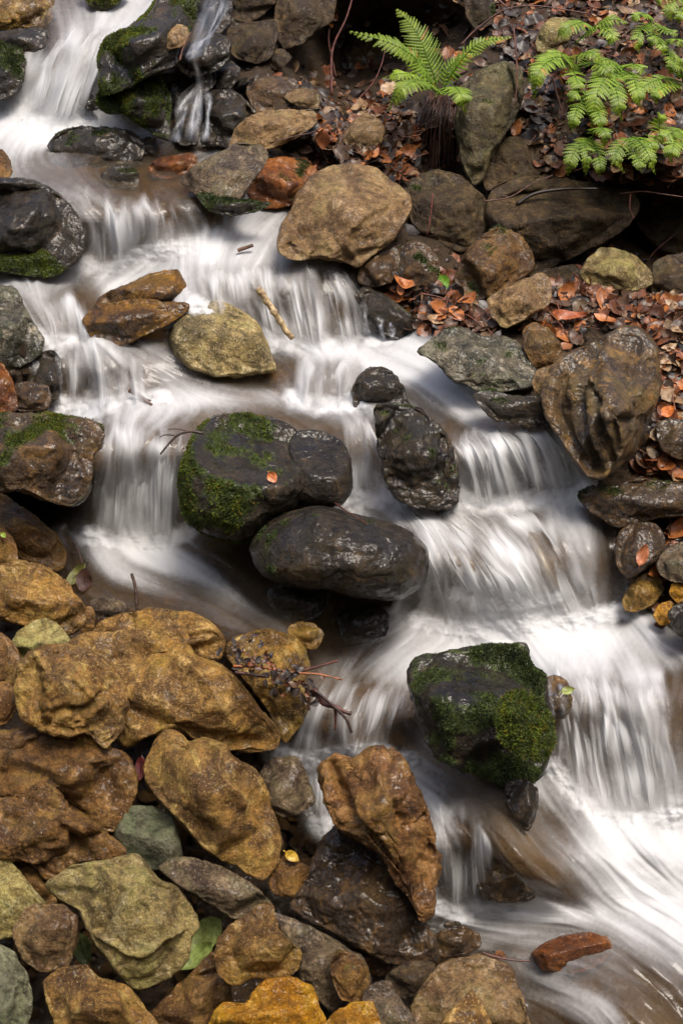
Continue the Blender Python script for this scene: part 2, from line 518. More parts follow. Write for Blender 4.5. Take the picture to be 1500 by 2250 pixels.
 [(1140,2100,.45,.05),(1200,2130,.6,.02),(1260,2140,.5,0),(1340,2160,.38,-.03),(1420,2220,.25,-.06,.2),(1500,2300,.15,-.06,.3)],
 [(1150,2170,.4,.03),(1220,2190,.55,0),(1290,2210,.7,-.04),(1330,2290,.4,-.08)],
 [(1450,2150,.45,0),(1550,2240,.4,0),(1620,2360,.4,0),(1650,2480,.35,0)],
 [(1560,1560,.5,-.05),(1600,1700,.7,0),(1620,1840,.8,.05),(1640,1960,.7,.03),(1650,2120,.5,0)],
 [(1300,2290,.35,-.05),(1380,2370,.4,0),(1440,2480,.3,0)],
 [(1490,2200,.3,-.03),(1530,2330,.3,0),(1560,2480,.3,0)],
 [(1160,2230,.2,.0),(1200,2260,.3,0),(1230,2320,.2,-.04)],
]
WATER_EDGE = [(100,-90),(440,-90),(350,0),(222,110),(215,200),(240,250),(300,290),(480,310),(500,335),(430,400),(480,450),(650,440),
 (640,560),(700,565),(790,600),(880,740),(970,770),(1060,850),(1210,930),(1280,1060),(1310,1100),(1380,1220),(1390,1350),
 (1560,1430),(1660,1500),(1690,1800),(1690,2480),(1150,2480),(1130,2120),(950,2110),(950,1980),(950,1860),(900,1680),(820,1650),(740,1700),(740,1830),(690,1830),(680,1720),(590,1650),
 (640,1570),(680,1480),(640,1400),(480,1375),(250,1355),(150,1280),(120,1170),(190,1165),(205,950),(190,910),(80,905),(90,740),(40,640),
 (-90,625),(-90,590),(150,600),(190,560),(180,470),(100,405),(-90,390),(-90,240),(30,220),(60,150),(60,90),(100,60)]


# the drops: lip from left to right, foot from left to right, whiteness
FALLS = [
 ([(100,118),(150,80),(225,64),(290,70)], [(28,238),(90,264),(150,270),(205,246)], .95),
 ([(150,425),(210,440),(280,447),(340,452),(398,472)], [(183,578),(230,592),(290,565),(350,545),(405,545)], .8),
 ([(412,575),(480,588),(560,582),(640,578),(720,590),(772,610)], [(425,665),(500,705),(590,748),(680,758),(760,758),(840,748)], .68),
 ([(40,645),(95,652),(150,652),(190,662)], [(100,738),(130,748),(165,742),(200,732)], .62),
 ([(118,755),(180,748),(260,762),(335,785)], [(128,885),(190,895),(275,880),(365,872)], .75),
 ([(648,788),(700,792),(760,797),(795,802)], [(642,872),(690,884),(740,888),(778,882)], .75),
 ([(222,938),(270,928),(320,928),(370,948),(424,958)], [(198,1178),(250,1188),(310,1192),(360,1188),(405,1172)], .9),
 ([(742,915),(785,920),(832,935)], [(768,1085),(812,1098),(872,1085)], .72),
 ([(968,985),(1016,968),(1060,955),(1108,948),(1165,942),(1222,960)], [(1008,1088),(1060,1104),(1120,1104),(1180,1094),(1240,1088),(1288,1075)], .85),
 ([(822,1102),(875,1112),(940,1122),(1020,1128),(1130,1122),(1295,1105)], [(912,1362),(1010,1382),(1100,1376),(1190,1370),(1270,1362),(1350,1345)], .85),
 ([(850,1100),(905,1118),(965,1128),(1025,1120)], [(1000,1310),(1075,1330),(1150,1330),(1215,1315)], .6),
 ([(1188,1462),(1240,1478),(1300,1490),(1375,1500),(1470,1492)], [(1215,1690),(1290,1765),(1360,1795),(1440,1795),(1530,1780)], .8),
 ([(688,1502),(740,1492),(800,1502),(870,1502),(908,1515)], [(618,1652),(680,1668),(760,1655),(830,1655),(905,1665)], .55),
 ([(945,1792),(990,1792),(1040,1802),(1092,1842)], [(960,1992),(1010,2004),(1060,1994),(1125,1988)], .7),
 ([(682,1690),(720,1690)], [(694,1812),(736,1812)], .75),
]

# a lattice over the slope; every map below lives on it
ST = 2.0
GX = np.arange(-120, 1721, ST)
GY = np.arange(-90, 2501, ST)
SX = np.arange(-128, 1736, 8.0)
SY = np.arange(-96, 2516, 8.0)


def bil(A, px, py, x0, y0, s):
    u = np.clip((np.asarray(px, float) - x0) / s, 0, A.shape[1] - 1.001)
    v = np.clip((np.asarray(py, float) - y0) / s, 0, A.shape[0] - 1.001)
    i, j = u.astype(int), v.astype(int)
    fu, fv = u - i, v - j
    return (A[j, i] * (1 - fu) * (1 - fv) + A[j, i + 1] * fu * (1 - fv) + A[j + 1, i] * (1 - fu) * fv + A[j + 1, i + 1] * fu * fv)


def inside(poly, X, Y):
    c = np.zeros(X.shape, bool)
    P = np.asarray(poly, float)
    for (x1, y1), (x2, y2) in zip(P, np.roll(P, -1, 0)):
        if y1 == y2:
            continue
        c ^= ((y1 > Y) != (y2 > Y)) & (X < (x2 - x1) * (Y - y1) / (y2 - y1) + x1)
    return c


def blur(A, n):
    k = np.ones(2 * n + 1) / (2 * n + 1)
    for _ in range(2):
        B = np.pad(A, ((n, n), (0, 0)), 'edge')
        A = np.apply_along_axis(lambda v: np.convolve(v, k, 'valid'), 0, B)
        B = np.pad(A, ((0, 0), (n, n)), 'edge')
        A = np.apply_along_axis(lambda v: np.convolve(v, k, 'valid'), 1, B)
    return A


pts = []
for g in G:
    g = [tuple(p) + (0.0,) * (5 - len(p)) for p in g]
    S = smooth_line(g, (len(g) - 1) * 5 + 1)
    T = np.gradient(S[:, :2], axis=0)
    T /= np.linalg.norm(T, axis=1)[:, None]
    pts.append(np.column_stack([S, T]))
pts = np.concatenate(pts)                       # x y foam adj silt tx ty
XX, YY = np.meshgrid(SX, SY)
num = {k: np.zeros(XX.shape) for k in ('f', 'a', 's', 'tx', 'ty')}
w1 = np.full(XX.shape, 1e-5)
w2 = np.full(XX.shape, 1e-4)
w3 = np.full(XX.shape, 1e-9)
for x, y, f, a, s, tx, ty in pts:
    r2 = (XX - x) ** 2 + (YY - y) ** 2
    # foam follows the current: the kernel is longer along the flow than across it
    al = (XX - x) * tx + (YY - y) * ty
    e = np.exp(-(al ** 2 / 1800 + (r2 - al ** 2) / 500))
    w1 += e
    num['f'] += e * f
    num['s'] += e * s
    e = np.exp(-r2 / 2200)
    w2 += e
    num['a'] += e * a * 1.5
    e = np.exp(-r2 / 2600)
    w3 += e
    num['tx'] += e * tx
    num['ty'] += e * ty
FOAM, SILT = num['f'] / w1, num['s'] / w1
ADJ = num['a'] / w2
FX, FY = num['tx'] / w3, num['ty'] / w3
L_ = np.hypot(FX, FY) + 1e-6
FX, FY = FX / L_, FY / L_
WET = blur(inside(WATER_EDGE, XX, YY).astype(float), 3)

# the banks: x, y, offset (+ is farther back), reach
BANK = [(800,100,.45,110),(900,60,.35,110),(690,120,.25,70),(770,180,.3,60),(1080,500,.22,90),(1250,470,.25,110),(1400,500,.4,110),(1500,520,.35,100),(960,330,.25,60),(980,420,.25,70),
        (1200,560,.2,70),(1100,250,-.05,80),(1250,200,-.12,110),(1400,250,-.16,120),(1350,370,-.24,80),(1480,370,-.24,80),(1220,370,-.15,50),(850,-70,-.3,90),(960,-60,-.2,80),(1150,680,-.02,90),(1350,680,-.05,90),  # overhangs added: unseen one above the hollow, and over the right recess, for shade
        (1450,760,-.08,90),(1450,950,-.1,90),(1400,1080,-.02,80),(1430,1250,.0,80),(700,330,-.02,90),(880,640,.0,70),(850,340,-.02,60),
        (100,1130,.3,70),(30,1110,.25,60),(190,1120,.12,40),(1440,1150,.16,40),(330,160,.15,50)]
B_ = np.zeros(XX.shape)
for x, y, a, r in BANK:
    B_ += a * np.exp(-((XX - x) ** 2 + (YY - y) ** 2) / (2 * (r * .75) ** 2))
SURF_ADJ = ADJ + (1 - WET) * B_
PILE = blur(inside([(-100,1240),(140,1250),(220,1330),(480,1350),(500,1460),(600,1620),(700,1780),(830,1850),(960,2100),(1150,2120),(1150,2400),(-100,2400)], XX, YY).astype(float), 4)


def surf(px, py):
    """depth of the visible ground or water at a place on the slope"""
    return dplane(py) + bil(SURF_ADJ, px, py, SX[0], SY[0], 8.0)


def ground_d(px, py):
    px, py = np.broadcast_arrays(np.asarray(px, float), np.asarray(py, float))
    w = bil(WET, px, py, SX[0], SY[0], 8.0)
    pl = bil(PILE, px, py, SX[0], SY[0], 8.0)
    P = at(px, py, dplane(py))
    return surf(px, py) + 0.075 * w + 0.10 * pl + (0.035 + .03 * (1 - w)) * fbm(P * 7, 3) + (0.012 + .012 * (1 - w)) * fbm(P * 26, 4, .6)


# ------------------------------------------------------------------ ground
def axis(lo, hi, s, far):
    a = np.arange(lo, hi + 1, s)
    n = 18
    g = np.linspace(0, 1, n + 1)[1:] ** 1.7
    return np.concatenate([lo - g[::-1] * far[0], a, hi + g * far[1]])


ax = axis(-80, 1580, 5.0, (1500, 1500))
ay = axis(-80, 2330, 5.0, (1500, 1100))
PX, PY = np.meshgrid(ax, ay)
V = at(PX, PY, ground_d(PX, PY)).reshape(-1, 3)


def grid_faces(h, w):
    i = np.arange(h * w).reshape(h, w)
    return np.stack([i[1:, :-1], i[1:, 1:], i[:-1, 1:], i[:-1, :-1]], -1).reshape(-1, 4)


m, t, out = new_mat('wet_earth')
tc = nd(t, 'ShaderNodeTexCoord')
co = tc.outputs['Object']
n1 = tex_noise(t, co, 5, 7, 0.65)
n2 = tex_noise(t, co, 30, 8, 0.7)
n3 = tex_noise(t, co, 110, 5, 0.75)
c = mixc(t, ramp(t, n1, .35, .65), (.042, .027, .014), (.085, .048, .02))
c = mixc(t, ramp(t, n2, .52, .7), c, (.10, .055, .022))
c = mixc(t, ramp(t, n3, .56, .7), c, (.13, .09, .05))
bed = nd(t, 'ShaderNodeAttribute', attribute_name='bed').outputs['Fac']
vo = nd(t, 'ShaderNodeTexVoronoi')
vo.inputs['Scale'].default_value = 22
t.links.new(co, vo.inputs['Vector'])
stones = mixc(t, vo.outputs['Color'], (.10, .055, .02), (.30, .17, .06))
stones = mixc(t, ramp(t, n2, .4, .65), stones, (.15, .09, .035))
c = mixc(t, math_(t, 'MULTIPLY', bed, .85), c, stones)
p = nd(t, 'ShaderNodeBsdfPrincipled')
t.links.new(c, p.inputs['Base Color'])
p.inputs['Roughness'].default_value = .55
t.links.new(ramp(t, n2, .4, .65, 0, .35), p.inputs['Coat Weight'])
p.inputs['Coat Roughness'].default_value = .2
b = nd(t, 'ShaderNodeBump')
b.inputs['Distance'].default_value = .035
t.links.new(math_(t, 'ADD', n2, math_(t, 'MULTIPLY', n3, .5)), b.inputs['Height'])
t.links.new(b.outputs[0], p.inputs['Normal'])
t.links.new(p.outputs[0], out.inputs[0])
tag(mesh_np('ground', V, grid_faces(len(ay), len(ax)), m, attrs={'bed': bil(WET, PX, PY, SX[0], SY[0], 8.0).ravel()}), kind='structure')

# an unseen ring of slopes added to block low sky light, open above
ga = np.linspace(0, 2 * np.pi, 97)
gh = np.linspace(0, 1, 25)
GA, GH = np.meshgrid(ga, gh)
gr = 7.5 + 9.5 * GH ** 1.6 + 1.2 * fbm(np.stack([np.cos(GA) * 3, np.sin(GA) * 3, GH * 3], -1), 3)
V = np.stack([gr * np.cos(GA), 3.5 + gr * np.sin(GA), -3.5 + 13.5 * GH + .8 * fbm(np.stack([np.cos(GA) * 5, np.sin(GA) * 5, GH * 5 + 9], -1), 3)], -1).reshape(-1, 3)
m, t, out = new_mat('sky_blocking_slope')
tc = nd(t, 'ShaderNodeTexCoord')
n1 = tex_noise(t, tc.outputs['Object'], 1.2, 8, .7)
p = nd(t, 'ShaderNodeBsdfPrincipled')
t.links.new(mixc(t, ramp(t, n1, .4, .6), (.03, .024, .012), (.05, .06, .018)), p.inputs['Base Color'])
p.inputs['Roughness'].default_value = .9
t.links.new(p.outputs[0], out.inputs[0])
tag(mesh_np('sky_blocking_ring', V, grid_faces(25, 97), m), kind='structure')

m, t, out = new_mat('running_water')
fo = nd(t, 'ShaderNodeAttribute', attribute_name='foam').outputs['Fac']
cv = nd(t, 'ShaderNodeAttribute', attribute_name='cover').outputs['Fac']
si = nd(t, 'ShaderNodeAttribute', attribute_name='silt').outputs['Fac']
tr = nd(t, 'ShaderNodeBsdfTransparent')
tr.inputs['Color'].default_value = (.86, .76, .6, 1)
murk = nd(t, 'ShaderNodeBsdfDiffuse')
t.links.new(mixc(t, si, (.15, .115, .075), (.42, .27, .12)), murk.inputs['Color'])
body = nd(t, 'ShaderNodeMixShader')
t.links.new(ramp(t, si, 0, 1, .2, .8), body.inputs[0])
t.links.new(tr.outputs[0], body.inputs[1])
t.links.new(murk.outputs[0], body.inputs[2])
gl = nd(t, 'ShaderNodeBsdfGlossy')
gl.inputs['Roughness'].default_value = .22
fr = nd(t, 'ShaderNodeFresnel')
fr.inputs['IOR'].default_value = 1.33
clear = nd(t, 'ShaderNodeMixShader')
t.links.new(math_(t, 'MULTIPLY', fr.outputs[0], 1.6, clamp=True), clear.inputs[0])
t.links.new(body.outputs[0], clear.inputs[1])
t.links.new(gl.outputs[0], clear.inputs[2])
df = nd(t, 'ShaderNodeBsdfDiffuse')
df.inputs['Color'].default_value = (.74, .745, .75, 1)
tl = nd(t, 'ShaderNodeBsdfTranslucent')
tl.inputs['Color'].default_value = (.74, .745, .75, 1)
white = nd(t, 'ShaderNodeMixShader')
white.inputs[0].default_value = .25
t.links.new(df.outputs[0], white.inputs[1])
t.links.new(tl.outputs[0], white.inputs[2])
mx = nd(t, 'ShaderNodeMixShader')
t.links.new(ramp(t, fo, .0, 1.0, 0, 1), mx.inputs[0])
t.links.new(clear.outputs[0], mx.inputs[1])
t.links.new(white.outputs[0], mx.inputs[2])
fin = nd(t, 'ShaderNodeMixShader')
t0 = nd(t, 'ShaderNodeBsdfTransparent')
t.links.new(cv, fin.inputs[0])
t.links.new(t0.outputs[0], fin.inputs[1])
t.links.new(mx.outputs[0], fin.inputs[2])
t.links.new(fin.outputs[0], out.inputs[0])
WATER_MAT = m
def veil(lines, width, foam_w, lift, seed):
    """thin strands of water running over rock: ribbons with soft, broken edges"""
    r = np.random.default_rng(seed)
    VV, FF, fa, ca = [], [], [], []
    n = 0
    for ln in lines:
        S = smooth_line([tuple(p) for p in ln], 46)
        nx = 15
        u = np.linspace(-1, 1, nx)
        T = np.gradient(S[:, :2], axis=0)
        T /= np.linalg.norm(T, axis=1)[:, None] + 1e-6
        N = np.stack([-T[:, 1], T[:, 0]], 1)
        w = width * (1 + .35 * np.sin(np.linspace(0, 9, len(S)) + r.uniform(0, 6)))
        Q = S[:, None, :2] + N[:, None] * (u[None, :, None] * w[:, None, None])
        dd = S[:, 2][:, None] - lift * (1 - u[None] ** 2)
        VV.append(at(Q[..., 0], Q[..., 1], dd).reshape(-1, 3))
        FF.append(grid_faces(len(S), nx) + n)
        n += len(S) * nx
        uu_, vv_ = np.meshgrid(u * width / 7, np.linspace(0, 5, len(S)))
        st = np.clip(.5 + .9 * fbm(np.stack([uu_ + seed, vv_, uu_ * 0 + n * .01], -1), 3), 0, 1)
        fa.append((foam_w * (0.45 + .55 * st)).ravel())
        ends = np.clip(np.minimum(np.linspace(0, 8, len(S)), np.linspace(8, 0, len(S))), 0, 1)
        ca.append(((1 - np.abs(u)[None] ** 1.2) * ends[:, None] * (.08 + 1.0 * st ** 1.5)).ravel())
    fa, ca = np.concatenate(fa), np.concatenate(ca)
    o = mesh_np('water_trickle', np.concatenate(VV), np.concatenate(FF), WATER_MAT, attrs={'foam': fa, 'cover': ca * .8, 'silt': fa * 0})
    return tag(o, kind='structure')

# ------------------------------------------------------------------ rocks
def cube_sphere(n):
    g = np.tan(np.linspace(-1, 1, n) * np.pi / 4)
    a, b = np.meshgrid(g, g)
    o = np.ones_like(a)
    V, F = [], []
    k = 0
    for ax_ in range(3):
        for s in (1, -1):
            P = [None] * 3
            P[ax_] = o * s
            P[(ax_ + 1) % 3] = a * s
            P[(ax_ + 2) % 3] = b
            V.append(np.stack(P, -1).reshape(-1, 3))
            F.append(np.array(grid_faces(n, n))[:, ::-1] + k)
            k += n * n
    V = np.concatenate(V)
    V /= np.linalg.norm(V, axis=1)[:, None]
    key = np.round(V * 1e5).astype(np.int64)
    _, first, inv = np.unique(key, axis=0, return_index=True, return_inverse=True)
    return V[first], inv.reshape(-1)[np.concatenate(F)]


SPH = {}
MOSS_MATS = [plain_mat('bright_moss', (.17, .22, .014), (.05, .08, .008), .8, 25, trans=.25, rnd=.1, tint=True),
             plain_mat('dark_moss', (.055, .085, .012), (.02, .035, .006), .8, 25, trans=.2, rnd=.1, tint=True)]
ROCKS = {}
OUTLINES = []


def vnormals(V, F):
    n = np.cross(V[F[:, 2]] - V[F[:, 0]], V[F[:, 3]] - V[F[:, 1]])
    N = np.zeros_like(V)
    for k in range(4):
        np.add.at(N, F[:, k], n)
    return N / (np.linalg.norm(N, axis=1)[:, None] + 1e-12), np.linalg.norm(n, axis=1) / 2


def rock(name, label, kind, pts, T=.8, dz=0.0, tilt=.28, moss=0.0, rough=1.0, cuts=8, seed=None, group=None, cat='rock', base=None, bright=0, lobes=1.0, res=1.0, mossy=(0, 0, 1), grooves=(), sink=0):
    P = np.asarray(pts, float)
    seed = seed if seed is not None else int(abs(P[:, 0].sum() * 7 + P[:, 1].sum() * 13)) % 9973
    r = np.random.default_rng(seed)
    x0, x1, y0, y1 = P[:, 0].min(), P[:, 0].max(), P[:, 1].min(), P[:, 1].max()
    A = 0.0
    C = np.zeros(2)
    for p_, q_ in zip(P, np.roll(P, -1, 0)):
        cr = p_[0] * q_[1] - q_[0] * p_[1]
        A += cr / 2
        C += (p_ + q_) * cr / 6
    c = C / A
    bx, by = base if base else (c[0], y1 - .12 * (y1 - y0))
    d0 = float(surf(bx, by))
    # stand the rock far enough forward that the water or soil in front does not bury it
    hh = (y1 - y0) * K * d0
    smp = np.concatenate([c + (P - c) * f_ for f_ in (.9, .7, .45)])
    smp = smp[smp[:, 1] < y1 - .22 * (y1 - y0)]
    if len(smp):
        mar = surf(smp[:, 0], smp[:, 1]) - (d0 + tilt * (-(smp[:, 1] - c[1]) * K * d0 + hh * .38))
        d0 += float(np.clip(np.percentile(mar, 10) - .03, -.3, 0))
    d0 += dz
    sc = K * d0                                   # metres per pixel here
    if sink:                                      # the part under water, hidden by the sheet in front
        low = P[:, 1] > c[1]
        P = P.copy()
        P[low, 1] = c[1] + (P[low, 1] - c[1]) * (1 + .45 * sink)
    # outline as radius over angle
    n_out = len(P)
    Pc = np.concatenate([P, P[:1]])
    dense = []
    for k in range(n_out):
        a, b, cc, e = P[k - 1], P[k], P[(k + 1) % n_out], P[(k + 2) % n_out]
        for tt in np.linspace(0, 1, 14, endpoint=False):
            sp = 0.5 * (2 * b + (cc - a) * tt + (2 * a - 5 * b + 4 * cc - e) * tt ** 2 + (3 * b - a - 3 * cc + e) * tt ** 3)
            dense.append(.55 * sp + .45 * (b + (cc - b) * tt))
    D = (np.array(dense) - c) * sc
    D[:, 1] *= -1
    th = np.arctan2(D[:, 1], D[:, 0])
    rad = np.hypot(D[:, 0], D[:, 1])
    lut_n = 360
    tab = np.zeros(lut_n)
    tk = np.linspace(-np.pi, np.pi, lut_n, endpoint=False)
    o = np.argsort(th)
    tab = np.interp(tk, np.concatenate([th[o] - 2 * np.pi, th[o], th[o] + 2 * np.pi]), np.tile(rad[o], 3))
    w, h = (x1 - x0) * sc, (y1 - y0) * sc
    size = math.sqrt(w * h)
    TH = T * 0.5 * min(min(w, h) * 1.25, size)
    n = int(np.clip(math.sqrt((x1 - x0) * (y1 - y0)) / 5.0 * res, 12, 62))
    if sink:
        d0 += .5 * TH * sink
        sc = K * d0
    if n not in SPH:
        SPH[n] = cube_sphere(n)
    S, F = SPH[n]
    rr = np.hypot(S[:, 0], S[:, 1])
    ang = np.arctan2(S[:, 1], S[:, 0])
    Rr = np.interp(ang, np.concatenate([tk, [np.pi]]), np.concatenate([tab, tab[:1]]))
    rp = rr ** (.76 if cuts > 2 else .93)
    X = Rr * rp * np.cos(ang)
    Y = Rr * rp * np.sin(ang)
    Z = TH * np.sign(S[:, 2]) * np.abs(S[:, 2]) ** .8
    # flat fracture faces cut into the front and the back
    Q = np.stack([X / (w / 2 + 1e-9), Y / (h / 2 + 1e-9), Z / TH], 1)
    for k in range(cuts + (12 if cuts > 3 else 0)):
        if k == 0:
            nv = np.array([r.uniform(-.2, .2), r.uniform(.55, .9), .6])
        elif k == 1:
            nv = np.array([r.uniform(-.5, .5), r.uniform(-.7, -.2), .75])
        else:
            nv = np.array([r.normal() * .8, r.normal() * .7, r.uniform(.35, 1) * (1 if k % 4 else -1)])
        nv /= np.linalg.norm(nv)
        dd = r.uniform(.5, .76) if k < cuts else r.uniform(.74, .92)
        ex = Q @ nv - dd
        sharp = 80.0
        ex = np.logaddexp(0, ex * sharp) / sharp
        Q[:, 2] -= ex / nv[2] * .95 * np.clip(1.1 - .6 * rr ** 8, .3, 1)
    zc = np.abs(S[:, 2]) ** .8
    Q[:, 2] = np.where(S[:, 2] > 0, np.maximum(Q[:, 2], .12 * zc), np.minimum(Q[:, 2], -.12 * zc))
    Z = np.clip(Q[:, 2], -1.1, 1.1) * TH
    # weathering: broad lobes, knobs, cracks, grit
    W = np.stack([X, Y, Z], 1)
    nrm, _ = vnormals(W, F)
    o3 = r.uniform(0, 90, 3)
    lob = fbm(W / size * 2.2 + o3, 3)
    knob = fbm(W / min(size, .3) * 5.5 + o3 + 11, 4, .55)
    kb = W / min(size, .32) * 4.2 + o3 + 71
    bil_ = .22 - np.abs(noise3(kb)) - .5 * np.abs(noise3(kb * 2.1 + 5)) - .25 * np.abs(noise3(kb * 4.3 + 9)) + .1
    rid = 1 - np.abs(fbm(W / min(size, .4) * 2.4 + o3 + 31, 2)) * 2.2
    crack = np.clip(rid - .86, 0, .14) / .14
    grit = noise3(W * 75 + o3) + .6 * noise3(W * 150 + o3)
    edge = np.clip(1.1 - .35 * rr ** 8, 0, 1)
    chip = np.abs(noise3(W / min(size, .35) * 3.7 + o3 + 51)) - .2
    disp = edge * (lob * .046 * size * lobes + knob * .017 * min(size, .3) * rough + bil_ * .030 * min(size, .3) * rough - chip * .05 * min(size, .35)) - crack * .012 * min(size, .3) * rough + grit * .0026 * rough
    for gp, gw, gd in grooves:                    # worn grooves (or raised veins) along a line
        gl = smooth_line(gp, 50)
        gx, gy = c[0] + W[:, 0] / sc, c[1] - W[:, 1] / sc
        wob = 5 * noise3(W * 14 + o3)
        g2 = np.min((gx[:, None] + wob[:, None] - gl[None, :, 0]) ** 2 + (gy[:, None] - gl[None, :, 1]) ** 2, 1)
        disp = disp - gd * np.exp(-g2 / gw ** 2) * (S[:, 2] > 0) * np.clip(1.2 - rr ** 6, 0, 1)
    W = W + nrm * disp[:, None]
    # to the world; the rock leans back with the slope
    depth = d0 + tilt * (W[:, 1] + h * .38) - W[:, 2]
    f = depth / d0 * 0 + 1.0
    px = c[0] + W[:, 0] / sc
    py = c[1] - W[:, 1] / sc
    V = at(px, py, depth * f)
    cen = at(c[0], c[1], d0 + tilt * h * .38)
    N, fa = vnormals(V, F)
    up = N @ np.array(mossy) if moss else N[:, 2]
    mn = fbm(V * 9 + o3, 3)
    mo = np.clip((moss * 1.5 - .75) + .55 * up + .9 * mn, 0, 1) if moss > 0 else np.zeros(len(V))
    ob = mesh_np(name, V, F, rock_mat(kind), loc=cen, attrs={'moss': mo})
    tag(ob, label, cat, group)
    ROCKS[label] = (V, F, N, ob)
    OUTLINES.append(P)
    if moss > 0.25:
        fm = mo[F].mean(1)
        front = (N[F[:, 0]] @ FW) < .25
        wgt = fa * np.clip(fm - .42, 0, 1) * front
        if wgt.sum() > 0:
            area = (fa * (fm > .48) * front).sum()
            cnt = int(min(area * 1.45e5, 14000))
            if cnt > 30:
                ix = r.choice(len(F), cnt, p=wgt / wgt.sum())
                bc = r.dirichlet((1, 1, 1, 1), cnt)
                B = (V[F[ix]] * bc[..., None]).sum(1)
                n_ = N[F[ix, 0]]
                dirn = n_ + r.normal(size=(cnt, 3)) * .55 + np.array([0, 0, .25])
                dirn /= np.linalg.norm(dirn, axis=1)[:, None]
                side = np.cross(dirn, r.normal(size=(cnt, 3)))
                side /= np.linalg.norm(side, axis=1)[:, None]
                clump = fbm(B * 22 + 5, 2)
                ln = (r.uniform(.003, .0085, cnt) * (1 + .9 * clump) * (.7 + .6 * fm[ix]))[:, None]
                wd = r.uniform(.0009, .0019, cnt)[:, None]
                droop = np.array([0, 0, -.25]) * ln
                V3 = np.stack([B - side * wd - n_ * .001, B + side * wd - n_ * .001, B + dirn * ln * .6 + side * wd * .9, B + dirn * ln + droop], 1).reshape(-1, 3)
                i = np.arange(cnt)[:, None] * 4
                F3 = np.concatenate([i + [[0, 1, 2]], i + [[0, 2, 3]]])
                tint = np.repeat(np.clip(.75 + .5 * clump + r.normal(size=cnt) * .3, .25, 1.9), 4)[:, None] * np.array([1, 1, 1.0])
                red = np.repeat(r.uniform(size=cnt) < .12, 4)
                tint[red] *= np.array([1.7, .75, 1.0])
                tag(mesh_np('moss', V3, F3, MOSS_MATS[0 if bright else 1], parent=ob, loc=cen, cattrs={'tint': tint}, smooth=False), kind='stuff')
    return ob


r_ = rock
# -- top left corner and the mossy head of the fall
r_('rock', 'tan gold rock in the top left corner left of the highest fall', 'golden_wet', [(0,-40),(100,-40),(120,0),(118,35),(105,58),(60,60),(10,66),(-60,60),(-80,0)], rough=1.4)
r_('rock', 'wet black ledge directly under the tan rock in the top left corner', 'black', [(-30,72),(20,66),(70,58),(105,66),(108,92),(75,118),(40,114),(0,98),(-40,100)], dz=.02)
r_('rock', 'dark rounded rock at the left edge beside the highest fall, moss on its shoulder', 'black', [(-60,92),(0,88),(42,108),(58,138),(50,178),(32,208),(0,220),(-60,222)], moss=.5, T=1)
r_('rock', 'small moss covered rock at the top edge between the two streams of the highest fall', 'black', [(175,-30),(230,-40),(285,-20),(262,5),(228,24),(196,14)], moss=.75, bright=1)
r_('boulder', 'tall boulder with a green moss mane right of the highest fall', 'black', [(217,125),(232,80),(270,62),(305,42),(340,10),(365,-40),(440,-40),(432,40),(415,75),(402,110),(385,145),(325,168),(285,190),(235,212),(219,195),(214,160)], moss=.66, bright=1, T=.9, dz=-.2, cat='boulder', mossy=(-.85, -.2, .25))
r_('rock', 'pale brown block bare of moss set in the top of the mossy boulder', 'tan', [(318,88),(335,62),(372,48),(412,58),(415,84),(395,104),(350,112),(325,118)], dz=-.3, T=.8)
r_('boulder', 'mossy boulder with hanging green tufts below the tall mossy boulder', 'black', [(217,200),(240,205),(262,186),(300,172),(345,168),(365,190),(378,215),(374,262),(372,308),(345,300),(310,275),(272,252),(240,250),(218,228)], moss=.78, bright=1, T=1.0, dz=-.15, cat='boulder', mossy=(-.6, -.4, .35))
# -- the wet black lumps under the side trickle
LUMP = 'wet black lumps of rock under the side trickle'
for lab, pp, dz in [
    ('wet black rock at the top edge where the side trickle begins', [(425,-40),(510,-40),(508,40),(490,72),(455,78),(428,55)], 0),
    ('grey wet ledge the side trickle slides across, below its start', [(392,118),(430,88),(480,74),(508,88),(502,132),(468,160),(415,168),(388,142)], -.02),
    ('green tinged wet knob in the middle of the side trickle', [(428,138),(450,126),(470,134),(474,182),(450,202),(430,185)], -.06),
    ('shiny black knob right of the green tinged knob in the side trickle', [(474,152),(505,132),(528,148),(522,178),(498,200),(474,190)], -.04),
    ('large shiny black lump right of the lower side trickle', [(452,205),(490,194),(524,206),(562,248),(550,292),(515,326),(472,316),(452,272)], -.04),
    ('little black rock wedged beside the lower mossy boulder', [(376,188),(404,180),(412,222),(390,240),(376,228)], -.06),
    ('black wet rock the lower side trickle falls over into the pool', [(388,236),(430,222),(442,260),(434,316),(396,318),(380,290)], -.05),
    ('low round black stone at the pool edge right of the side trickle', [(440,296),(462,286),(482,300),(478,318),(446,322)], -.02)]:
    r_('rock', lab, 'black', pp, dz=dz, rough=1.8, group=LUMP, T=1.0)
r_('rock', 'small dark stone poking through the foam at the foot of the highest fall', 'black', [(172,222),(185,198),(203,206),(216,240),(196,242)], moss=.4)
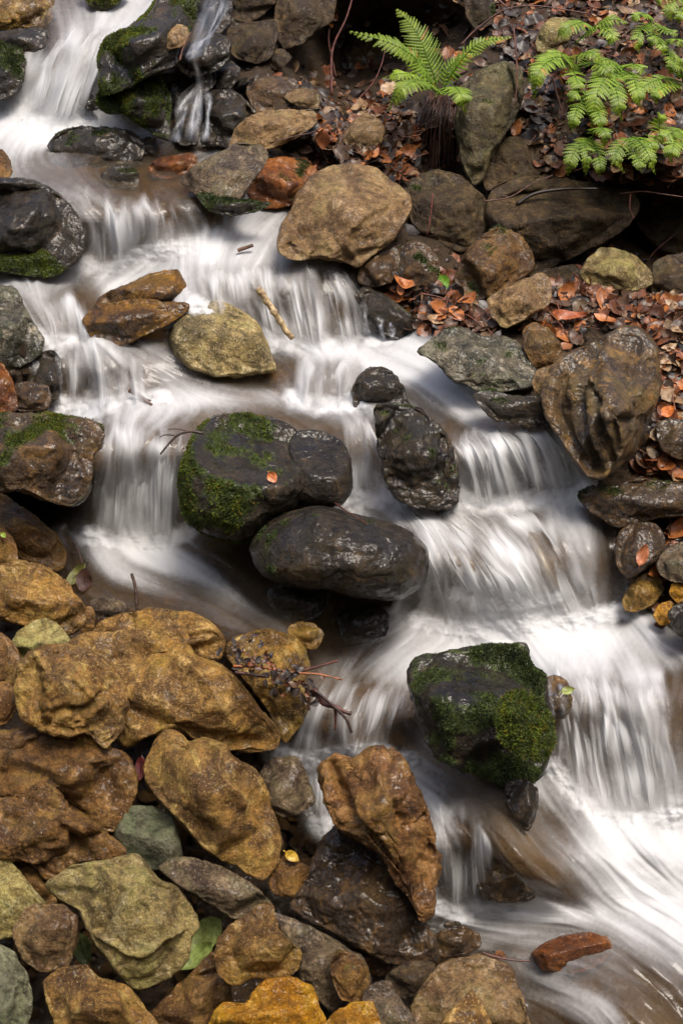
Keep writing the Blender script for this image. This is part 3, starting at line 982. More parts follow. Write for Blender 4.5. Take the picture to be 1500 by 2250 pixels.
# -- upper middle
r_('rock', 'olive tan rock cut by the top edge right of the side trickle', 'dim', [(508,-40),(630,-40),(604,8),(572,36),(542,50),(514,44)])
r_('rock', 'squat brown block below the olive tan rock at the top', 'dim', [(500,62),(540,50),(604,42),(612,72),(600,120),(570,140),(522,128),(500,105)], dz=-.03)
r_('boulder', 'brown boulder at the top edge beside the dark hollow', 'dim', [(604,14),(625,-40),(735,-40),(732,40),(695,68),(660,98),(622,108),(604,70)], dz=-.05, cat='boulder')
r_('rock', 'small brown stone tucked under the brown boulder by the dark hollow', 'dim', [(588,112),(622,106),(642,126),(612,154),(590,142)], dz=-.02)
r_('rock', 'dark rock face with roots hanging at the top behind the first fern', 'wet', [(742,-50),(1000,-50),(1020,30),(1010,120),(960,190),(860,215),(775,190),(748,90)], dz=.55, T=.45)  # the shade of the hollow is put into its dark colour
r_('rock', 'wet dark brown rock behind the black lumps, orange soil above it', 'wet', [(540,190),(590,165),(650,175),(660,215),(610,240),(560,245)], T=.6)
r_('rock', 'long tan grey rock with moss spots sloping down to the pool', 'tan', [(503,318),(515,285),(545,258),(590,244),(640,240),(690,240),(698,268),(660,298),(610,322),(560,330),(520,348)], dz=-.06, T=.7)
r_('rock', 'small tan stone on top of the long tan grey rock', 'tan', [(622,212),(662,192),(698,200),(700,238),(655,232)], dz=-.04)
r_('boulder', 'grey slab leaning over the stream with moss along its lower edge', 'grey', [(396,398),(430,362),(480,335),(520,312),(572,318),(590,345),(565,385),(540,420),(515,455),(488,468),(450,442),(408,412)], dz=-.05, T=.7, moss=.12, cat='boulder', tilt=.5)
r_('rock', 'rust brown rock with moss on its side between grey slab and tan boulder', 'rust', [(545,418),(560,385),(590,350),(645,346),(692,366),(702,398),(668,438),(635,452),(590,458),(552,446)], moss=.42, dz=-.04)
r_('rock', 'low mossy rock at the water under the rust brown rock', 'black', [(430,428),(470,425),(520,438),(560,440),(600,446),(560,466),(500,474),(455,460)], moss=.7, dz=-.03)
r_('boulder', 'large tan boulder with a flat top in the upper middle right of the stream', 'tan', [(612,552),(616,505),(632,465),(650,430),(682,385),(735,364),(785,360),(822,366),(850,388),(902,430),(902,470),(868,520),(830,552),(788,586),(758,578),(700,566),(650,574)], dz=-.08, T=.85, moss=.12, tilt=.5, cat='boulder', rough=.8, grooves=[([(790,580),(760,520),(800,470),(880,440)],8,-.012),([(690,400),(720,440),(715,500)],7,.008),([(640,540),(700,500),(760,560)],8,.008)])
r_('rock', 'dark mossy rock in the upper pool, longer than tall', 'black', [(104,318),(128,290),(158,278),(205,276),(250,280),(288,286),(308,302),(322,318),(312,338),(270,348),(200,358),(135,352)], moss=.42, rough=1.6, sink=1)
r_('rock', 'small black knob at the right end of the dark mossy rock in the upper pool', 'black', [(308,306),(330,300),(346,318),(340,338),(312,338)], rough=1.4)
r_('rock', 'rust red stone in the upper pool left of the grey slab', 'rust', [(326,362),(348,346),(385,340),(424,334),(432,356),(410,374),(365,386),(332,378)], sink=.8)
r_('rock', 'low dark stone with thin green moss half under water in the upper pool', 'black', [(222,382),(250,364),(285,364),(306,384),(300,404),(240,402)], moss=.45, T=.7, sink=1)
r_('rock', 'brown stone cut by the left edge above the big dark rock', 'brown', [(-50,326),(5,328),(22,352),(26,378),(10,396),(-50,400)])
r_('boulder', 'big dark wet boulder at the left edge beside the second fall', 'black', [(-60,398),(25,390),(90,402),(138,432),(172,468),(190,512),(180,550),(145,574),(100,566),(40,548),(-60,552)], T=1, cat='boulder', moss=.22, sink=.4)
r_('rock', 'bright green moss hump at the left edge below the big dark boulder', 'black', [(-60,548),(20,540),(85,548),(125,570),(144,592),(120,608),(60,606),(0,598),(-60,606)], moss=.95, bright=1, dz=-.03)
r_('boulder', 'speckled brown grey boulder at the left edge with a straight right side', 'speckled', [(-60,632),(28,630),(48,660),(72,705),(100,745),(88,778),(42,808),(-60,814)], moss=.1, cat='boulder')
r_('rock', 'ridged upper half of the orange brown wet rock in midstream', 'amber', [(208,682),(216,655),(250,636),(305,612),(350,598),(388,591),(402,612),(414,652),(392,668),(340,672),(270,678),(225,702)], dz=.0, T=.8, moss=.08)
r_('rock', 'flat dark wet lower half of the orange brown rock in midstream', 'amber', [(180,702),(205,672),(250,664),(310,656),(372,664),(415,664),(412,686),(378,704),(330,720),(262,740),(204,730)], dz=-.05, T=.8, sink=1)
r_('boulder', 'pale gold boulder with a cream patch standing in midstream', 'cream', [(370,742),(382,712),(412,684),(452,662),(486,660),(522,676),(562,706),(586,745),(608,790),(555,798),(470,800),(412,784),(378,764)], dz=-.03, cat='boulder', T=.9, moss=.08, cuts=3, sink=1)
r_('rock', 'wet black rock under the speckled boulder at the left', 'black', [(58,818),(78,780),(115,768),(134,790),(138,840),(122,880),(80,872),(60,848)], dz=.05)
r_('rock', 'orange brown rock at the left edge under the speckled boulder', 'rust', [(-50,795),(5,798),(28,838),(40,898),(8,912),(-50,910)])
r_('rock', 'low brown rock left of the middle falls behind a green blade', 'wet', [(30,846),(62,838),(108,848),(112,878),(100,900),(40,902)], dz=-.02)
r_('boulder', 'moss crusted boulder at the left edge left of the curtain fall', 'wet', [(-70,918),(40,910),(110,908),(175,916),(215,930),(230,955),(222,985),(206,1005),(202,1055),(190,1098),(150,1116),(90,1096),(40,1080),(-70,1080)], moss=.52, T=.9, bright=1, cat='boulder', dz=-.42)
r_('rock', 'small green moss shelf on top of the moss crusted boulder at the left edge', 'wet', [(90,935),(120,918),(180,922),(218,934),(228,958),(200,975),(140,968)], moss=.8, bright=1, dz=-.16)
# -- midstream
r_('boulder', 'big round black boulder with green moss tufts right of the curtain fall', 'black', [(394,1082),(402,1015),(426,952),(470,914),(520,908),(590,918),(645,940),(664,985),(672,1080),(645,1115),(598,1140),(560,1178),(520,1192),(470,1182),(415,1152)], moss=.7, T=1.25, rough=1.2, cat='boulder', dz=-.08, bright=1, cuts=1, lobes=.6, mossy=(-.7, -.45, .1))
r_('boulder', 'smooth dark brown boulder wedged right of the big round black boulder', 'black', [(632,985),(655,946),(715,948),(752,970),(772,1012),(773,1075),(752,1110),(700,1116),(645,1100)], T=1.2, rough=.5, cuts=1, lobes=.5, cat='boulder', dz=-.06)
r_('boulder', 'oval shiny black boulder lying in front of the round black boulder', 'black', [(548,1212),(560,1180),(590,1150),(640,1124),(700,1112),(765,1126),(840,1146),(905,1170),(938,1208),(942,1242),(928,1285),(880,1318),(800,1314),(720,1296),(640,1290),(575,1262)], moss=.42, T=1.3, cat='boulder', dz=-.06, cuts=0, lobes=.4, rough=.9, mossy=(-.8, -.2, .25))
r_('rock', 'dark wet rock under the left half of the oval black boulder', 'black', [(585,1300),(620,1285),(680,1286),(722,1300),(706,1342),(650,1356),(600,1340)], dz=.02, moss=.2, sink=.8)
r_('rock', 'small green black rock at the pool under the right half of the oval boulder', 'black', [(736,1362),(752,1342),(790,1330),(835,1334),(855,1352),(848,1390),(800,1402),(755,1400)], moss=.4, rough=1.5, sink=.8)
r_('rock', 'golden brown pebble in the still pool below the oval boulder', 'golden_wet', [(630,1382),(655,1366),(690,1370),(712,1392),(694,1418),(650,1410)], sink=.8)
r_('boulder', 'black ribbed boulder with a green cap splitting the right fall', 'black', [(818,900),(842,884),(880,890),(925,898),(962,930),(992,972),(1006,1030),(1008,1078),(985,1094),(915,1092),(862,1068),(838,1020)], moss=.35, rough=2.0, T=1, cat='boulder', dz=-.1, sink=.6)
r_('rock', 'dark ribbed dome with water sliding over it above the right fall', 'black', [(770,858),(786,826),(815,806),(848,808),(876,832),(900,876),(880,890),(820,886),(780,884)], rough=2.0, T=.9, dz=-.04, moss=.15, sink=1)
r_('boulder', 'white flecked green slab on the right bank above the right fall', 'speckled', [(918,772),(945,744),(975,724),(1012,718),(1050,736),(1110,742),(1150,765),(1172,800),(1178,842),(1125,858),(1060,860),(998,838),(962,802)], moss=.3, rough=1.5, dz=-.06, tilt=.6, cat='boulder', T=.7)
r_('rock', 'dark mossy ledge under the white flecked green slab', 'black', [(1036,866),(1075,856),(1130,870),(1192,872),(1208,900),(1205,930),(1150,926),(1090,915),(1055,896)], dz=-.08, moss=.4, sink=.8)
r_('rock', 'dark brown wedge of rock above the right end of the flecked slab', 'brown', [(1148,726),(1172,708),(1205,722),(1236,768),(1212,808),(1172,806),(1152,770)], dz=-.05)
r_('rock', 'small tan knob between the flecked slab and the big sculpted boulder', 'tan', [(1168,842),(1182,812),(1208,806),(1222,826),(1206,856),(1180,866)], dz=-.1)
r_('boulder', 'big sculpted brown grey boulder with deep grooves on the right bank', 'sculpt', [(1188,872),(1202,828),(1232,788),(1282,760),(1318,738),(1368,715),(1412,728),(1440,770),(1450,830),(1440,890),(1412,922),(1398,970),(1372,1020),(1330,1054),(1288,1052),(1252,1005),(1228,960),(1204,925)], T=1.0, dz=-.12, tilt=.3, lobes=1.6, rough=1.0, cat='boulder', moss=.12, grooves=[([(1318,750),(1285,800),(1268,870),(1282,960),(1310,1040)],11,.035),([(1322,790),(1305,860),(1312,930),(1345,1030)],9,.03),([(1295,850),(1340,905),(1400,925),(1440,905)],10,.03),([(1240,830),(1228,890),(1250,960),(1285,1030)],9,.022),([(1345,930),(1365,985),(1372,1020)],8,.022),([(1400,760),(1390,820),(1405,900)],9,.014)])
r_('rock', 'tan angular rock resting on leaves above the flecked slab', 'tan', [(1068,660),(1092,640),(1130,624),(1178,600),(1196,598),(1210,626),(1208,668),(1172,690),(1142,708),(1108,720),(1080,698)], dz=-.08)
r_('rock', 'khaki rock under the overhang on the right above the leaves', 'olive', [(1272,602),(1288,572),(1315,546),(1345,544),(1395,562),(1430,596),(1432,626),(1390,640),(1330,634),(1290,622)], dz=-.06, moss=.12)
r_('rock', 'dark olive rock at the right edge beside the khaki rock', 'dim', [(1428,610),(1438,575),(1480,556),(1560,560),(1560,660),(1470,662),(1436,648)], dz=.0)
r_('boulder', 'brown mossy boulder below the bank overhang beside green leaf', 'brown', [(998,612),(1020,560),(1052,522),(1094,498),(1140,515),(1168,550),(1172,592),(1130,622),(1090,648),(1055,668),(1015,655)], dz=-.02, moss=.4, cat='boulder')
r_('boulder', 'long dark grey boulder under the right ferns with a bare dead branch over it', 'dim', [(1068,470),(1082,425),(1130,395),(1200,385),(1290,398),(1380,420),(1405,450),(1385,492),(1330,530),(1270,560),(1210,588),(1160,596),(1120,560),(1085,520)], dz=-.12, T=.8, cat='boulder')
r_('boulder', 'dark upright boulder below the hanging roots of the first fern', 'dim', [(885,440),(905,395),(955,375),(1015,385),(1060,430),(1072,478),(1058,530),(1010,552),(950,530),(905,490)], dz=-.02, cat='boulder', moss=.32)
r_('boulder', 'tan green pillar of rock right of the first fern', 'pillar', [(1008,200),(1030,168),(1062,148),(1108,136),(1142,150),(1150,185),(1140,240),(1105,300),(1075,350),(1055,402),(1035,405),(1012,350),(1000,280)], dz=-.1, T=.9, tilt=.25, cat='boulder', moss=.28)
r_('rock', 'khaki stone in leaf litter at the top between the fern groups', 'olive', [(1176,92),(1190,58),(1212,38),(1248,40),(1262,58),(1246,95),(1210,115),(1182,112)], dz=-.06)
r_('rock', 'mossy dark stone at the top edge right of the dark rock face', 'dim', [(1018,-40),(1075,-40),(1088,10),(1082,50),(1045,64),(1022,30)], moss=.4, dz=-.05)
r_('rock', 'tan stone in leaf litter above the large tan boulder', 'tan', [(752,300),(772,270),(800,248),(830,258),(845,285),(838,315),(800,328),(762,320)], dz=-.05)
r_('rock', 'dark mossy rock in the hollow right of the large tan boulder', 'wet', [(858,578),(872,548),(905,528),(945,540),(966,570),(962,612),(930,640),(885,632),(862,608)], moss=.5, dz=-.02)
r_('rock', 'wet green black slab at the bank end of the upper wide fall', 'black', [(778,652),(796,630),(840,644),(880,672),(922,702),(908,736),(860,728),(812,712),(790,690)], dz=-.06, moss=.25, sink=.8)
r_('rock', 'long moss flecked rock at the right edge above the fan fall', 'wet', [(1266,1085),(1292,1068),(1340,1068),(1400,1052),(1460,1058),(1560,1078),(1560,1135),(1470,1134),(1410,1146),(1360,1160),(1312,1136),(1280,1108)], dz=-.06, moss=.3, rough=1.4)
r_('rock', 'dark round rock with a green edge right of the fan fall', 'wet', [(1352,1208),(1362,1168),(1395,1146),(1440,1150),(1462,1182),(1452,1222),(1420,1250),(1380,1272),(1358,1250)], dz=-.03, moss=.3)
r_('rock', 'blue grey wet stone at the right edge of the fan fall pool', 'grey', [(1442,1236),(1462,1208),(1495,1192),(1560,1190),(1560,1280),(1485,1280),(1450,1264)], dz=-.04)
r_('rock', 'black wet stone at the right edge beside gold pebbles', 'black', [(1466,1350),(1485,1328),(1520,1320),(1560,1325),(1560,1430),(1510,1410),(1482,1388)], dz=-.05)
r_('rock', 'bright gold pebble with a knobbed top right of the fan fall pool', 'ochre', [(1434,1352),(1448,1328),(1472,1320),(1482,1336),(1474,1366),(1450,1374)], dz=-.03)
r_('rock', 'orange pebble above the bright gold knobbed pebble', 'ochre', [(1470,1306),(1476,1282),(1500,1284),(1508,1312),(1490,1326)], dz=-.03)
r_('rock', 'brown shiny wet rock sloping into the fan fall pool', 'golden_wet', [(1366,1318),(1385,1285),(1420,1258),(1450,1268),(1458,1298),(1432,1330),(1396,1346),(1372,1342)], dz=-.02)
r_('boulder', 'block shaped moss covered boulder standing in the lower right stream', 'black', [(897,1472),(915,1448),(965,1434),(1020,1426),(1080,1416),(1130,1410),(1158,1414),(1172,1452),(1198,1488),(1200,1540),(1216,1590),(1212,1650),(1190,1705),(1150,1745),(1105,1725),(1045,1694),(965,1672),(922,1600),(902,1535)], moss=.7, T=1.0, cat='boulder', dz=-.1, mossy=(-.3, -.55, .3), bright=0, res=1.1)
r_('rock', 'bright moss hump on the right side of the block shaped mossy boulder', 'black', [(1085,1560),(1108,1530),(1145,1518),(1185,1532),(1212,1580),(1214,1630),(1190,1672),(1140,1660),(1098,1625)], moss=.95, bright=1, dz=-.32, mossy=(-.2, -.5, .6))
r_('rock', 'dripping black rock under the block shaped mossy boulder', 'black', [(1110,1720),(1150,1712),(1182,1735),(1180,1780),(1160,1828),(1128,1800),(1112,1760)], dz=-.02)
r_('rock', 'brown wet rock behind the thin falls right of the mossy block', 'wet', [(1188,1500),(1215,1482),(1245,1495),(1258,1540),(1240,1580),(1205,1570)], dz=-.05)
r_('rock', 'rust red stone awash in the bottom pool', 'rust', [(1165,2095),(1200,2070),(1245,2055),(1305,2050),(1342,2068),(1346,2096),(1312,2114),(1255,2126),(1190,2120)], T=1.5, dz=.01, cuts=2, lobes=.8, rough=1.3, tilt=.15, sink=1.1)
r_('rock', 'flat dark stone at the bottom pool edge below the golden brown boulder', 'wet', [(948,2062),(985,2038),(1025,2036),(1052,2055),(1055,2080),(1015,2100),(970,2104)], dz=-.03)
r_('rock', 'little black pebble beside the flat dark stone at the bottom pool', 'black', [(972,2036),(985,2024),(1008,2026),(1014,2038),(992,2044)], dz=-.02)
r_('rock', 'dark rock half hidden behind the low fall right of the golden brown boulder', 'black', [(1040,1920),(1060,1880),(1095,1862),(1130,1890),(1165,1940),(1175,1975),(1120,1985),(1060,1975)], dz=.16, moss=.2)
r_('rock', 'dark slanting rock face deep under the right fern group at the frame edge', 'dim', [(1385,440),(1430,410),(1500,405),(1580,420),(1580,560),(1500,560),(1440,540),(1400,500)], dz=.22, T=.6)
r_('rock', 'brown wedge of rock between the pillar and the long dark grey boulder', 'dim', [(1080,330),(1120,300),(1175,310),(1210,350),(1180,388),(1110,400),(1070,420),(1060,390)], dz=-.02, T=.7)
r_('rock', 'low dark rock under the large tan boulder at its right foot', 'wet', [(790,590),(835,555),(870,540),(880,575),(860,620),(815,632),(785,618)], dz=-.02, T=.8)
r_('rock', 'dim brown rock between the mossy brown boulder and the khaki rock', 'dim', [(1165,600),(1215,588),(1265,580),(1280,612),(1250,640),(1205,640),(1180,625)], dz=.03, T=.8)
r_('rock', 'dark brown rock at the right edge below the bright orange leaf', 'wet', [(1440,930),(1480,920),(1560,935),(1560,1010),(1490,1010),(1450,985)], dz=-.03, T=.8)
# -- the dry pile of boulders, lower left
r_('boulder', 'big brown angular boulder with rust stains at the left edge of the pool', 'brown', [(-70,1075),(0,1082),(40,1105),(85,1140),(125,1172),(149,1215),(136,1250),(96,1262),(45,1225),(25,1190),(-70,1180)], cat='boulder', dz=-.05, cuts=8)
r_('rock', 'small grey brown rock at the left edge below the rust stained boulder', 'brown', [(-60,1150),(5,1160),(32,1190),(40,1238),(0,1250),(-60,1250)], dz=-.08)
r_('boulder', 'pitted gold boulder at the left edge above the pale green stone', 'gold', [(-70,1246),(0,1238),(50,1232),(105,1248),(138,1272),(166,1300),(188,1332),(190,1362),(160,1394),(120,1384),(60,1376),(0,1362),(-70,1350)], cat='boulder', dz=-.1, rough=1.4)
r_('rock', 'small brown knob at the right end of the pitted gold boulder', 'brown', [(176,1342),(200,1332),(210,1352),(206,1380),(186,1392),(170,1376)], dz=-.05)
r_('rock', 'smooth pale green yellow stone resting on the brown pile at left', 'pale', [(22,1418),(38,1388),(72,1366),(100,1358),(130,1374),(152,1402),(160,1430),(130,1448),(70,1450),(34,1448)], dz=-.1, rough=.5, cuts=3)
r_('rock', 'gold flat topped rock at the pool edge crowning the dry pile', 'gold', [(203,1392),(222,1362),(268,1346),(330,1338),(390,1341),(440,1354),(478,1382),(496,1416),(484,1446),(440,1446),(400,1420),(340,1405),(270,1404)], dz=-.08, grooves=[([(285,1340),(298,1380),(345,1402)],5,.014),([(420,1400),(455,1392),(496,1400)],4,.012)])
r_('boulder', 'huge gold boulder with bright flaked patches in the middle of the dry pile', 'gold', [(150,1412),(200,1392),(265,1388),(330,1392),(400,1406),(430,1442),(490,1470),(532,1510),(572,1558),(616,1612),(608,1646),(560,1652),(500,1648),(430,1632),(385,1612),(320,1625),(270,1640),(240,1560),(200,1480)], cat='boulder', T=.8, dz=-.1, rough=1.2, grooves=[([(300,1400),(380,1440),(450,1500),(520,1600)],14,-.012),([(270,1560),(330,1580),(420,1620),(560,1640)],20,.03)])
r_('boulder', 'rough brown boulder with yellow lichen left of the huge gold boulder', 'umber', [(40,1462),(80,1428),(130,1420),(180,1424),(230,1450),(265,1488),(278,1550),(264,1612),(232,1645),(190,1615),(150,1622),(90,1605),(48,1578),(32,1530)], cat='boulder', dz=-.28, rough=1.7, T=.9, grooves=[([(100,1590),(130,1560),(190,1560),(230,1520)],8,.022),([(60,1470),(130,1480),(180,1520)],9,.012)])
r_('rock', 'small ochre rock under the rough brown boulder', 'gold', [(166,1616),(190,1592),(222,1604),(240,1632),(222,1650),(190,1642)], dz=-.22)
r_('rock', 'dark brown rock at the left edge beside the rough brown boulder', 'brown', [(-60,1390),(8,1394),(40,1430),(46,1462),(28,1508),(-60,1512)], dz=-.15)
r_('rock', 'reddish brown slab at the left edge above the wide rust brown boulder', 'brown', [(-60,1498),(18,1500),(40,1545),(14,1592),(-60,1606)], dz=-.2)
r_('boulder', 'wide rust brown boulder at the left edge in the lower pile', 'brown', [(-70,1622),(0,1606),(60,1604),(130,1604),(190,1626),(246,1640),(284,1664),(302,1716),(292,1770),(262,1828),(225,1826),(165,1790),(80,1782),(-70,1762)], cat='boulder', dz=-.15, rough=1.3, grooves=[([(0,1700),(60,1690),(120,1720),(180,1790)],14,.025),([(160,1660),(230,1700),(260,1760)],12,.014)])
r_('boulder', 'knobbly brown boulder below the wide rust brown boulder', 'brown', [(-70,1760),(0,1752),(50,1738),(88,1714),(128,1738),(160,1780),(210,1812),(250,1846),(276,1872),(250,1890),(190,1892),(110,1934),(60,1900),(-70,1870)], cat='boulder', dz=-.18, rough=1.8, grooves=[([(20,1800),(90,1780),(150,1830),(200,1880)],12,.02)])
r_('boulder', 'large smooth ochre brown boulder with a raised vein in the dry pile', 'umber', [(316,1690),(326,1650),(350,1618),(376,1606),(402,1624),(416,1638),(448,1626),(490,1640),(508,1662),(560,1690),(594,1740),(606,1790),(620,1860),(612,1900),(576,1938),(520,1908),(440,1864),(388,1806),(334,1738)], cat='boulder', dz=-.15, rough=.7, lobes=1.3, grooves=[([(420,1640),(455,1640),(480,1665),(484,1705),(508,1740),(528,1768)],9,-.016)])
r_('rock', 'smooth grey green stone between two brown boulders in the lower pile', 'sage', [(250,1842),(268,1798),(288,1770),(335,1774),(378,1796),(392,1840),(400,1884),(360,1915),(310,1910),(270,1880)], dz=-.1, rough=.4, cuts=3)
r_('rock', 'flat dark grey brown rock under the smooth ochre boulder', 'grey', [(345,1908),(375,1888),(420,1886),(480,1905),(548,1940),(596,1985),(570,2015),(515,2022),(440,1975),(385,1940)], dz=-.12, rough=.8)
r_('boulder', 'pale olive yellow angular boulder in the lower left pile', 'olive', [(104,1945),(150,1906),(220,1892),(300,1876),(322,1902),(352,1935),(388,1952),(422,1996),(440,2034),(420,2060),(412,2112),(372,2150),(300,2178),(262,2142),(212,2085),(192,2045),(170,2000),(135,1980)], cat='boulder', dz=-.2, cuts=8, lobes=.6, rough=.9, grooves=[([(110,1960),(180,1958),(225,1985),(232,2030),(200,2050)],9,.014),([(192,2042),(250,2076),(310,2098),(350,2062),(400,2040)],7,-.014),([(260,1895),(300,1930),(370,1955)],5,.008)])
r_('rock', 'green grey rock with a white patch at the left edge of the lower pile', 'pale', [(-60,1870),(6,1872),(45,1920),(82,1968),(114,1998),(70,2030),(25,2060),(-60,2060)], dz=-.15)
r_('rock', 'thin reddish rock between the white patched rock and the olive boulder', 'brown', [(18,1885),(60,1896),(98,1935),(125,1980),(112,2004),(80,1980),(48,1935)], dz=-.1)
r_('rock', 'tan knobbed rock left of the olive boulder', 'tan', [(28,2048),(58,1996),(95,1984),(140,1990),(166,2012),(170,2060),(152,2122),(95,2138),(52,2112),(38,2080)], dz=-.2, rough=1.5)
r_('rock', 'grey rounded rock in the bottom left corner', 'sage', [(-60,2068),(20,2088),(58,2138),(72,2200),(46,2290),(-60,2290)], dz=-.15, rough=1.3)
r_('boulder', 'purple brown rounded boulder at the bottom edge left', 'umber', [(94,2158),(128,2126),(190,2120),(220,2150),(275,2168),(325,2225),(362,2300),(150,2300),(105,2215)], cat='boulder', dz=-.2, rough=.8)
r_('rock', 'dark orange streaked rock at the bottom behind the orange tan boulder', 'brown', [(335,2230),(372,2180),(420,2140),(465,2096),(490,2120),(510,2185),(520,2240),(450,2300),(345,2300)], dz=-.1)
r_('boulder', 'orange tan rounded boulder beside two curled green leaves', 'gold', [(470,2108),(480,2066),(502,2038),(540,2010),(578,1980),(602,1992),(612,2042),(645,2074),(664,2096),(655,2132),(615,2158),(560,2148),(512,2168),(482,2146)], cat='boulder', dz=-.3)
r_('rock', 'long dark slab right of the orange tan boulder', 'grey', [(595,2005),(640,2018),(700,2048),(750,2076),(800,2108),(815,2160),(800,2230),(730,2225),(668,2165),(640,2090)], dz=-.1, rough=.8)
r_('rock', 'dark rock with a yellow green moss edge in front of the long dark slab', 'brown', [(726,2120),(742,2086),(780,2100),(806,2122),(812,2165),(795,2205),(750,2200),(730,2160)], dz=-.2, moss=.35, bright=1)
r_('boulder', 'bright ochre boulder cut by the bottom edge', 'ochre', [(456,2300),(466,2235),(492,2202),(538,2206),(556,2180),(585,2154),(640,2150),(690,2178),(706,2218),(722,2300)], cat='boulder', dz=-.3)
r_('rock', 'small orange tan rock at the bottom edge right of the bright ochre boulder', 'ochre', [(712,2250),(740,2222),(785,2202),(820,2204),(838,2260),(835,2300),(716,2300)], dz=-.3)
r_('rock', 'small dark box shaped stone below the smooth ochre boulder', 'brown', [(588,1938),(604,1905),(628,1878),(662,1896),(684,1912),(680,1955),(655,1974),(605,1966)], dz=-.1, rough=.7)
r_('boulder', 'dark wet boulder leaning on the golden brown boulder at the lower stream', 'wet', [(636,1995),(655,1955),(685,1905),(702,1850),(735,1818),(772,1822),(812,1850),(862,1905),(925,1985),(948,2050),(962,2118),(905,2132),(830,2112),(755,2065),(690,2030)], cat='boulder', dz=-.12, rough=1.5)
r_('boulder', 'golden brown rough boulder jutting upright beside the lower stream', 'russet', [(703,1695),(718,1665),(745,1658),(772,1674),(805,1652),(842,1645),(878,1658),(902,1698),(922,1745),(946,1795),(954,1850),(964,1890),(956,1960),(952,2010),(925,2030),(895,1960),(840,1890),(782,1838),(735,1820),(716,1760)], cat='boulder', dz=-.2, rough=1.8, T=1.0, grooves=[([(722,1670),(752,1740),(775,1800),(830,1865),(900,1960)],10,.035),([(860,1660),(850,1720),(880,1800)],6,.010)])
r_('rock', 'grey brown rock left of the narrow spout beside the golden boulder', 'grey', [(568,1700),(590,1672),(625,1662),(652,1664),(668,1690),(684,1728),(692,1762),(655,1790),(615,1795),(585,1750)], dz=-.05)
r_('boulder', 'wet brown rock under the heap of twigs and dead leaves', 'golden_wet', [(498,1412),(545,1390),(592,1385),(640,1398),(668,1425),(682,1462),(672,1500),(682,1530),(660,1592),(622,1634),(592,1570),(540,1500),(498,1450)], cat='boulder', dz=.02)
r_('rock', 'flat green grey stone at the pool edge beside a dead leaf', 'grey', [(196,1322),(225,1312),(262,1318),(284,1338),(262,1356),(215,1362),(200,1346)], dz=-.02)
r_('rock', 'tan rock with green moss patches at the bottom right of the pile', 'tan', [(905,2215),(928,2165),(962,2128),(1010,2105),(1055,2100),(1108,2116),(1132,2145),(1148,2200),(1160,2300),(905,2300)], moss=.4, dz=-.15, bright=1, mossy=(.5, -.3, 0))
r_('rock', 'pointed gold brown rock at the bottom edge before the mossy tan rock', 'gold', [(955,2300),(975,2240),(1008,2205),(1036,2174),(1060,2210),(1078,2245),(1095,2300)], dz=-.3)
r_('rock', 'small olive brown rock left of the mossy tan rock', 'dim', [(846,2148),(878,2122),(915,2112),(955,2118),(952,2150),(925,2182),(888,2196),(858,2178)], dz=-.15)
r_('rock', 'grey brown slab at the bottom edge between ochre and mossy rocks', 'grey', [(796,2190),(822,2158),(856,2158),(888,2210),(930,2262),(945,2300),(796,2300)], dz=-.2)
r_('rock', 'dark little rock above the small olive brown rock', 'brown', [(756,2086),(800,2078),(845,2092),(866,2122),(838,2146),(800,2138)], dz=-.05)

# pebbles and small broken stones on the banks and in the gaps of the pile
peb_kinds = ['brown', 'wet', 'dim', 'tan', 'rust', 'black']
PROTO = []
for k in range(8):
    S, F = cube_sphere(9)
    q = np.random.default_rng(k + 50)
    Vp = S * np.array([1, .75, .6]) * (1 + .25 * fbm(S * 1.3 + 7 * k, 2)[:, None])
    for j in range(5):
        nv = q.normal(size=3)
        nv /= np.linalg.norm(nv)
        ex = np.clip(Vp @ nv - q.uniform(.45, .65), 0, 9)
        Vp = Vp - nv * ex[:, None]
    PROTO.append((Vp, F))
ZONES = [([(640,250),(760,190),(850,330),(720,360),(600,250)], 26, 'tan'), ([(860,640),(960,600),(1060,700),(960,720),(880,740)], 26, 'rust'),
         ([(1390,900),(1500,860),(1500,1060),(1380,1050)], 26, 'brown'), ([(1370,1160),(1500,1150),(1500,1400),(1360,1330)], 34, 'rust'),
         ([(560,160),(740,140),(760,220),(600,240)], 18, 'brown'), ([(500,130),(560,150),(580,240),(480,330),(470,220)], 22, 'black'),
         ([(640,1800),(700,1800),(720,1880),(640,1940)], 14, 'wet'), ([(230,1580),(640,1640),(660,1900),(320,1880)], 55, 'brown'),
         ([(0,1850),(420,1900),(520,2250),(0,2250)], 75, 'brown'), ([(1120,720),(1300,640),(1490,660),(1480,740),(1240,760)], 14, 'dim'),
         ([(40,760),(130,760),(130,900),(30,900)], 14, 'wet'), ([(560,1280),(760,1320),(740,1410),(640,1420)], 12, 'golden_wet')]
q = np.random.default_rng(99)
NAMES = {'tan': 'small tan stone', 'rust': 'small reddish wet stone', 'brown': 'small brown stone', 'black': 'small black wet stone', 'wet': 'small dark wet stone', 'dim': 'small dull brown stone', 'golden_wet': 'small gold brown wet stone'}
WHERE = ['in leaf litter above the large tan boulder', 'on the muddy ledge beside the wide upper fall', 'among wet leaves at the right edge below the sculpted boulder',
         'on the wet right bank beside the fan fall', 'on orange soil under the dark hollow at the top', 'in the side trickle among black lumps', 'beside the narrow spout left of the golden boulder',
         'in the gaps around the smooth ochre boulder', 'in the gaps of the bottom left pile', 'among dry leaves on the right bank', 'under the speckled boulder at the left', 'in the still pool below the oval boulder']
PEB_ME = {}
